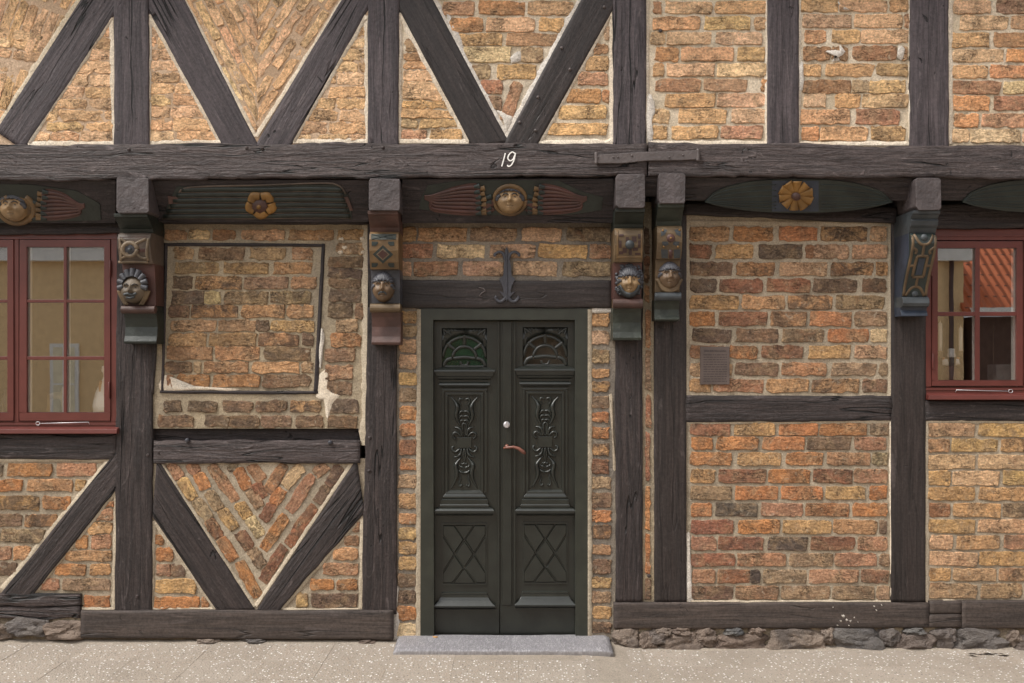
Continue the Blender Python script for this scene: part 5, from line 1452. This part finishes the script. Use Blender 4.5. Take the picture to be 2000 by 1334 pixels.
SR = [(1200,1228,1250,1269,0),(1246,1232,1280,1266,0),(1268,1231,1308,1256,1),(1290,1233,1374,1272,0),(1355,1226,1400,1256,0),(1392,1234,1494,1274,0),(1500,1226,1618,1272,0),(1622,1225,1722,1275,1),(1715,1225,1751,1260,1),(1750,1235,1826,1272,1),(1822,1225,1862,1258,1),(1860,1228,1965,1274,1),(1967,1228,1990,1255,0),(1975,1240,2040,1276,1),(2045,1230,2120,1275,0),(2125,1228,2200,1275,1),(2205,1230,2300,1275,0),
  (1285,1226,1312,1236,0),(1310,1226,1346,1235,0),(1415,1225,1450,1236,1),(1462,1225,1490,1234,0),(1765,1225,1800,1235,1),(1606,1226,1625,1250,0)]
for i, (x0, y0, x1, y1, b_) in enumerate(SR): fstone(f1, x0-4, y0-2, x1+4, y1+5, .010, b_, i*3.1)
for i, (x0, y0, x1, y1, b_) in enumerate(((-60,1212,30,1252,0),(18,1206,110,1246,1),(80,1212,165,1252,0),(-150,1208,-65,1250,1),(-250,1208,-155,1250,0))): fstone(f2, x0, y0, x1, y1, .004, b_, 50+i*2.7)
for i, (x0, y0, x1, y1, b_) in enumerate(((385,1246,428,1258,0),(475,1246,520,1256,1),(700,1248,735,1258,0))): fstone(f3, x0, y0, x1, y1, .022, b_, 80+i*2.7, .03)

# ---------------- ground
def zg(x): t = min(1, max(0, (x-.35)/.6)); return -.010-.034*t*t*(3-2*t)
pav = MB()
ny = 40
vs = []; fs = []
xs = [-60+120*i/80 for i in range(81)]; ys = [.05-.04, -.4, -1.2, -2.5, -5, -9.9, -20, -60]
xs = sorted(set(xs+[x/4 for x in range(-24, 25)]))
ys = [.03]+ys[1:]
for y in ys:
    for x in xs: vs.append((x, y, zg(x)-.0012))
for j in range(len(ys)-1):
    for i in range(len(xs)-1): a = j*len(xs)+i; fs.append((a, a+len(xs), a+len(xs)+1, a+1))
ground = tag(obj('ground', vs, fs, M['kerbsand'], None, True), kind='structure')
pave = tag(empty('pavement', (0,0,-.02)), kind='structure')
SW = .37
rs = random.Random(5)
for r_ in range(7):
    y1 = -.012-r_*.355; y0 = y1-.353; off = .0 if r_ != 0 else .0
    for k in range(-14, 15):
        x0 = .04+k*SW+off; x1 = x0+SW-.002
        if r_ == 0 and x0 < .56 and x1 > -.66: 
            if x0 >= -.66 and x1 <= .56: continue
        g = rs.uniform(-.0012, .0012)
        P = [(x0,y1),(x1,y1),(x1,y0),(x0,y0)]
        top = [(x, y, zg(x)+g) for x, y in P]; bot = [(x, y, zg(x)-.03) for x, y in P]
        c = Vector(((x0+x1)/2, (y0+y1)/2, zg((x0+x1)/2)))
        o = obj('paving_slab', [Vector(v)-c for v in top+bot], [(0,3,2,1),(0,1,5,4),(1,2,6,5),(2,3,7,6),(3,0,4,7)], M['slab'], None, None, Matrix.Translation(c), .002)
        for p in o.data.polygons: 
            if abs(p.normal.z) > .9 and p.normal.z < 0: pass
        o.parent = pave; o.matrix_parent_inverse = Matrix.Translation((0,0,.02))
# mortar fillet along the foot of the wall
mb = MB(); n = 130; vs = []; fs = []
for i in range(n+1):
    x = -4+8*i/n; j_ = .012*noise.noise(Vector((x*3, 1, 1)))+.008*noise.noise(Vector((x*11, 1, 1)))
    dep = .060+j_ if x > .62 else .045+j_
    for y, z in ((.02, .018), (-.02, .012+.006*noise.noise(Vector((x*6, 0, 0)))), (-dep, .0012), (-dep-.012, -.006)): vs.append((x, y, zg(x)+z))
for i in range(n):
    for k in range(3): a = 4*i+k; fs.append((a, a+1, a+5, a+4))
o = mb.add(vs, fs).build('mortar_fillet', M['kerbsand'], house, True)
# step
st_ = MB(); n = 44; vs = []; fs = []; Xa, Xb = -.695, .592
prof = [(.01,.036),(-.08,.033),(-.17,.028),(-.238,.022),(-.252,.017),(-.258,.008),(-.261,-.01),(-.26,-.06)]
for i in range(n+1):
    x = Xa+(Xb-Xa)*i/n; sag = -.004*math.exp(-((x+.05)/.35)**2)
    for k, (y, z) in enumerate(prof):
        q = .004*noise.noise(Vector((x*9, y*9, z*20))); e = .014*max(0, 1-min(x-Xa, Xb-x)/.02)**2
        vs.append((x, y+(q if k > 2 else 0), z+(sag if k < 4 else 0)+q*.5-e*(1 if k < 5 else .3)-.004))
m = len(prof)
for i in range(n):
    for k in range(m-1): a = i*m+k; fs.append((a, a+1, a+m+1, a+m))
fs += [tuple(range(m)), tuple(n*m+k for k in range(m-1, -1, -1))]
o = MB().add(vs, fs).build('door_step', M['step'], None, set(range(n*(m-1))))
tag(o, 'low blue-grey chiselled stone step in front of the green door', 'doorstep')
# dry leaf and scraps
def leafm(name, px, py, d, z, sx, mat, label, cat, seed):
    c = W(px, py, d); r_ = random.Random(seed); n = 9
    P = [(math.cos(2*math.pi*i/n)*sx*r_.uniform(.5, 1.1), math.sin(2*math.pi*i/n)*sx*.6*r_.uniform(.5, 1.1), r_.uniform(.001, .010)) for i in range(n)]
    vs = [(c.x, -d, z+.006)]+[(c.x+a, -d+b, z+e) for a, b, e in P]+[(c.x+a, -d+b, z+e-.0015) for a, b, e in P]
    fs = [(0, 1+i, 1+(i+1) % n) for i in range(n)]+[(1+i, 1+(i+1) % n, 1+n+(i+1) % n, 1+n+i) for i in range(n)]
    return tag(MB().add(vs, fs).build(name, M[mat], None, True), label, cat)
leafm('dry_leaf', 851, 1246, .045, .030, .022, 'leaf', 'small crumpled dry leaf lying on the step by the left door jamb', 'leaf', 1)
mb = MB(); r_ = random.Random(8)
for k in range(16):
    x = r_.choice([r_.uniform(1895,1932), r_.uniform(1935,1990)]); d_ = .16+r_.uniform(-.03,.03); c = W(x, 1290, d_); l = r_.uniform(.012,.035); a = r_.uniform(-.5,.3)
    z = zg(c.x)+.001; mb.add([(c.x-l, -d_+.004-a*l, z), (c.x, -d_-.010, z+.006), (c.x+l, -d_+a*l, z), (c.x, -d_+.012, z+.002)], [(0,1,2),(0,2,3)])
tag(mb.build('leaf_scraps', M['debris'], None), 'dark scraps of wet leaves on the pavement below the right window', 'debris', kind='stuff')

# ---------------- things behind the windows
def zboard(y): return W(0, y, 0).z
zb = zboard(749)
k = (D+.16)/D
def Wi(px, py, y_): f = (D+y_)/D; return Vector(((px-CX)/S*f, y_, CZ+(HY-py)/S*f))
y_ = .115; base = Wi(1858, 742, y_); base.z = zb
cf = empty('candle_figure', base, 'wooden lady figurine in red skirt holding two white candles on the right window board', 'candlestick')
c = base
h_top = Wi(1858, 684, y_).z
zz = lambda py: Wi(0, py, y_).z
MB().lathe((c.x, y_, 0), [(.062,zb),(.058,zz(735)),(.045,zz(722)),(.026,zz(716)),(.022,zz(714))], 20).build('skirt', M['maroon'], cf, True)
MB().lathe((c.x, y_, 0), [(.022,zz(716)),(.028,zz(704)),(.024,zz(698)),(.01,zz(696))], 16).build('bodice', M['green_lt'], cf, True)
mb = MB(); mb.lathe((c.x, y_, 0), [(.003,zz(704)),(.020,zz(700)),(.026,zz(695)),(.022,zz(690)),(.020,zz(688)),(.022,zz(684)),(.018,zz(681)),(.002,zz(680))], 16); mb.build('headscarf', M['porcelain'], cf, True)
for sg, xe in ((-1, 1842.5), (1, 1871.5)):
    ex = Wi(xe, 700, y_).x
    MB().tube([Vector((c.x+sg*.024,y_,zz(702))), Vector((c.x+sg*.036,y_,zz(712))), Vector(((ex+c.x)/2+sg*.012,y_,zz(712))), Vector((ex-sg*.004,y_,zz(701)))], [.010,.020,.020,.009]).build('sleeve', M['porcelain'], cf, True)
    MB().tube([Vector((ex-sg*.003,y_,zz(702))), Vector((ex,y_,zz(698)))], [.009,.008]).build('hand', M['orange'], cf, True)
    ex2 = Wi(xe+(-6 if sg < 0 else 5), 690, y_).x
    MB().lathe((ex2, y_, 0), [(.010,zz(698)),(.013,zz(694)),(.013,zz(686)),(.010,zz(685))], 14).build('candle_holder', M['ochre_dark'], cf, True)
    MB().lathe((ex2, y_, 0), [(.011,zz(686)),(.0115,zz(660)),(.0115,zz(632 if sg < 0 else 642)),(.004,zz(630 if sg < 0 else 639)),(.001,zz(626 if sg < 0 else 635))], 14).build('candle', M['candle'], cf, True)
# stone planter on the right
c = Wi(1956, 742, .18)
o = empty('stone_planter', (c.x, .18, zb), 'grey rough square stone planter on the right window board', 'planter')
mb = MB(); mb.box(c.x-.062, c.x+.062, .12, .24, zb, zb+.115); mb.build('pot', mat_stone('planter_stone', (.20,.19,.18), (.38,.36,.34)), o, None, .008)
MB().tube([Vector((c.x-.055,.17,zb)), Vector((c.x-.056,.17,zb+.25)), Vector((c.x-.055,.17,zb+.36))], .0025, 6).build('plant_stake', M['ochre_dark'], o, True)
# white goose-like vase on the left window board
zl = zboard(812); c = Wi(204, 800, .13)
o = empty('porcelain_bird', (c.x, .13, zl), 'white porcelain bird with an orange ribbon behind the left window', 'figurine')
z2 = lambda py: Wi(0, py, .16).z
MB().lathe((c.x+.004, .15, 0), [(.04,zl),(.078,zl+.01),(.082,z2(790)),(.066,z2(768)),(.045,z2(752)),(.026,z2(742)),(.018,z2(735)),(.020,z2(730)),(.030,z2(724)),(.026,z2(716)),(.008,z2(713))], 24).build('bird_body', M['porcelain'], o, True)
MB().tube([Vector((c.x-.01,.155,z2(722))), Vector((c.x-.035,.15,z2(722.5))), Vector((c.x-.046,.148,z2(723)))], [.016,.009,.003]).build('beak', M['skin_pale'], o, True)
mb = MB(); mb.lathe((c.x+.002, .16, 0), [(.021,z2(742)),(.031,z2(741)),(.034,z2(748)),(.03,z2(749))], 20); mb.tube([Vector((c.x-.02,.125,z2(745))), Vector((c.x-.018,.105,z2(755))), Vector((c.x-.012,.09,z2(764)))], [.010,.009,.004]); mb.build('ribbon', M['orange'], o, True)
# wooden rocking figure on left window board
c = Wi(112, 800, .2); z3 = lambda py: Wi(0, py, .2).z
o = empty('wooden_horse', (c.x, .2, zl), 'small light wooden horse standing behind the lower left window pane', 'figurine')
mb = MB(); mb.tube([Vector((c.x-.055,.2,z3(775))), Vector((c.x,.2,z3(772))), Vector((c.x+.045,.2,z3(774)))], [.018,.024,.020])
mb.tube([Vector((c.x+.03,.2,z3(772))), Vector((c.x+.045,.2,z3(758))), Vector((c.x+.068,.2,z3(757)))], [.018,.014,.008])
for dx in (-.05,-.04,.03,.042): mb.tube([Vector((c.x+dx,.2,z3(776))), Vector((c.x+dx*1.25,.2,zl))], [.010,.007])
M['lightwood'] = mat_paint('light_wood', (.30,.19,.08), .6, .2)
mb.build('carved_horse', M['lightwood'], o, True)
# left sash: coloured glass bottles on the board
for i, (px, h, mt) in enumerate(((4,.10,'glass_dark'),(10,.16,'blue'),(-20,.12,'green_lt'))):
    c = Wi(px, 800, .15); 
    tag(MB().lathe((c.x,.15,0), [(.016,zl),(.018,zl+h*.5),(.008,zl+h*.75),(.008,zl+h)], 14).build('glass_bottle', M[mt], None, True), ['clear glass bottle at the left edge behind the left window','dark blue bottle behind the left window beside the clear one','grey-green bottle behind the left window beyond the picture edge'][i], 'bottle', 'bottles on the left window board')

# ---------------- the far side of the street (seen only in the panes)
ob = empty('ochre_building', (-4,-10,0), 'ochre rendered building across the street reflected in the panes', 'building')
M['ochre_wall'] = mat_paint('ochre_render', (.80,.57,.31), .9, .06, 30, .004, .08, (.4,.28,.14))
M['pale_trim'] = mat_paint('pale_trim', (.8,.78,.74), .7, .05)
MB().box(-22, 7.35, -16, -10, -.2, 3.3).build('wall', M['ochre_wall'], ob)
MB().box(-22.1, 7.45, -16.1, -9.85, 3.3, 3.55).build('eaves_board', M['pale_trim'], ob)
M['zinc'] = mat_paint('zinc', (.3,.31,.33), .6, .1)
MB().add([(-22,-9.8,3.55),(7.4,-9.8,3.55),(7.4,-13,3.75),(-22,-13,3.75)], [(0,1,2,3)]).build('roof', M['zinc'], ob)
MB().tube([Vector((7.12,-9.92,-.1)), Vector((7.12,-9.92,1.5)), Vector((7.12,-9.92,3.3))], .035).build('drainpipe', M['redbrown'], ob, True)
for x0, x1, z0, z1 in ((-7.45,-7.10,.7,1.9), (-4.2,-3.2,1.0,2.3), (-.9,.1,1.0,2.3), (2.6,3.6,1.0,2.3), (-11.5,-10.5,1.0,2.3)):
    f_ = MB(); f_.box(x0-.06, x1+.06, -10.02, -9.96, z0-.06, z1+.06); f_ = f_.build('window', M['pale_trim'], ob)
    MB().box(x0, x1, -9.958, -9.95, z0, z1).build('pane', mat_paint('pane_pale', (.78,.70,.50), .5, .1) if x0 < -7 and x0 > -8 else M['zinc'], f_)
    if True:
        mb = MB(); mb.box((x0+x1)/2-.015, (x0+x1)/2+.015, -9.95, -9.93, z0, z1); mb.box(x0, x1, -9.951, -9.935, (z0+z1)/2-.015, (z0+z1)/2+.015); mb.build('glazing_bars', M['pale_trim'], f_)
rb = empty('red_roofed_building', (10,-10,0), 'low building with red pantiled roof across the street reflected in the right window', 'building')
M['shadowed_wall'] = mat_paint('shadowed_wall', (.10,.055,.04), .9, .1)  # shadow below the eaves is put into this wall's dark colour
MB().box(7.5, 22, -15, -10, -.2, 2.4).build('wall', M['shadowed_wall'], rb)
MB().box(7.4, 22, -9.95, -9.8, 2.42, 2.54).build('gutter', M['pale_trim'], rb)
t = NT('pantiles'); v = t.coord((1,1,1), False); wv = t.node('ShaderNodeTexWave'); wv.inputs['Scale'].default_value = 2.2; wv.bands_direction = 'X'; t.link(v, wv.inputs['Vector'])
wz = t.node('ShaderNodeTexWave'); wz.inputs['Scale'].default_value = 1.6; wz.bands_direction = 'Z'; wz.wave_profile = 'SAW'; t.link(v, wz.inputs['Vector'])
c_ = t.mix(t.noise(v, 4, 4), (.50,.12,.045), (.62,.19,.075)); c_ = t.mix(t.math('MULTIPLY', t.ramp(wz.outputs[1], .8, .95), t.ramp(wv.outputs[1], .5, .8)), c_, (.10,.03,.02)); t.base(c_); t.bump(t.math('ADD', wv.outputs[1], wz.outputs[1]), .04)
MB().add([(7.3,-9.85,2.5),(22,-9.85,2.5),(22,-13.4,5.6),(7.3,-13.4,5.6),(7.3,-9.85,2.42),(22,-9.85,2.42),(22,-13.4,5.5),(7.3,-13.4,5.5)], [(0,1,2,3),(4,5,6,7),(0,1,5,4),(1,2,6,5),(2,3,7,6),(3,0,4,7)]).build('roof', t.m, rb)
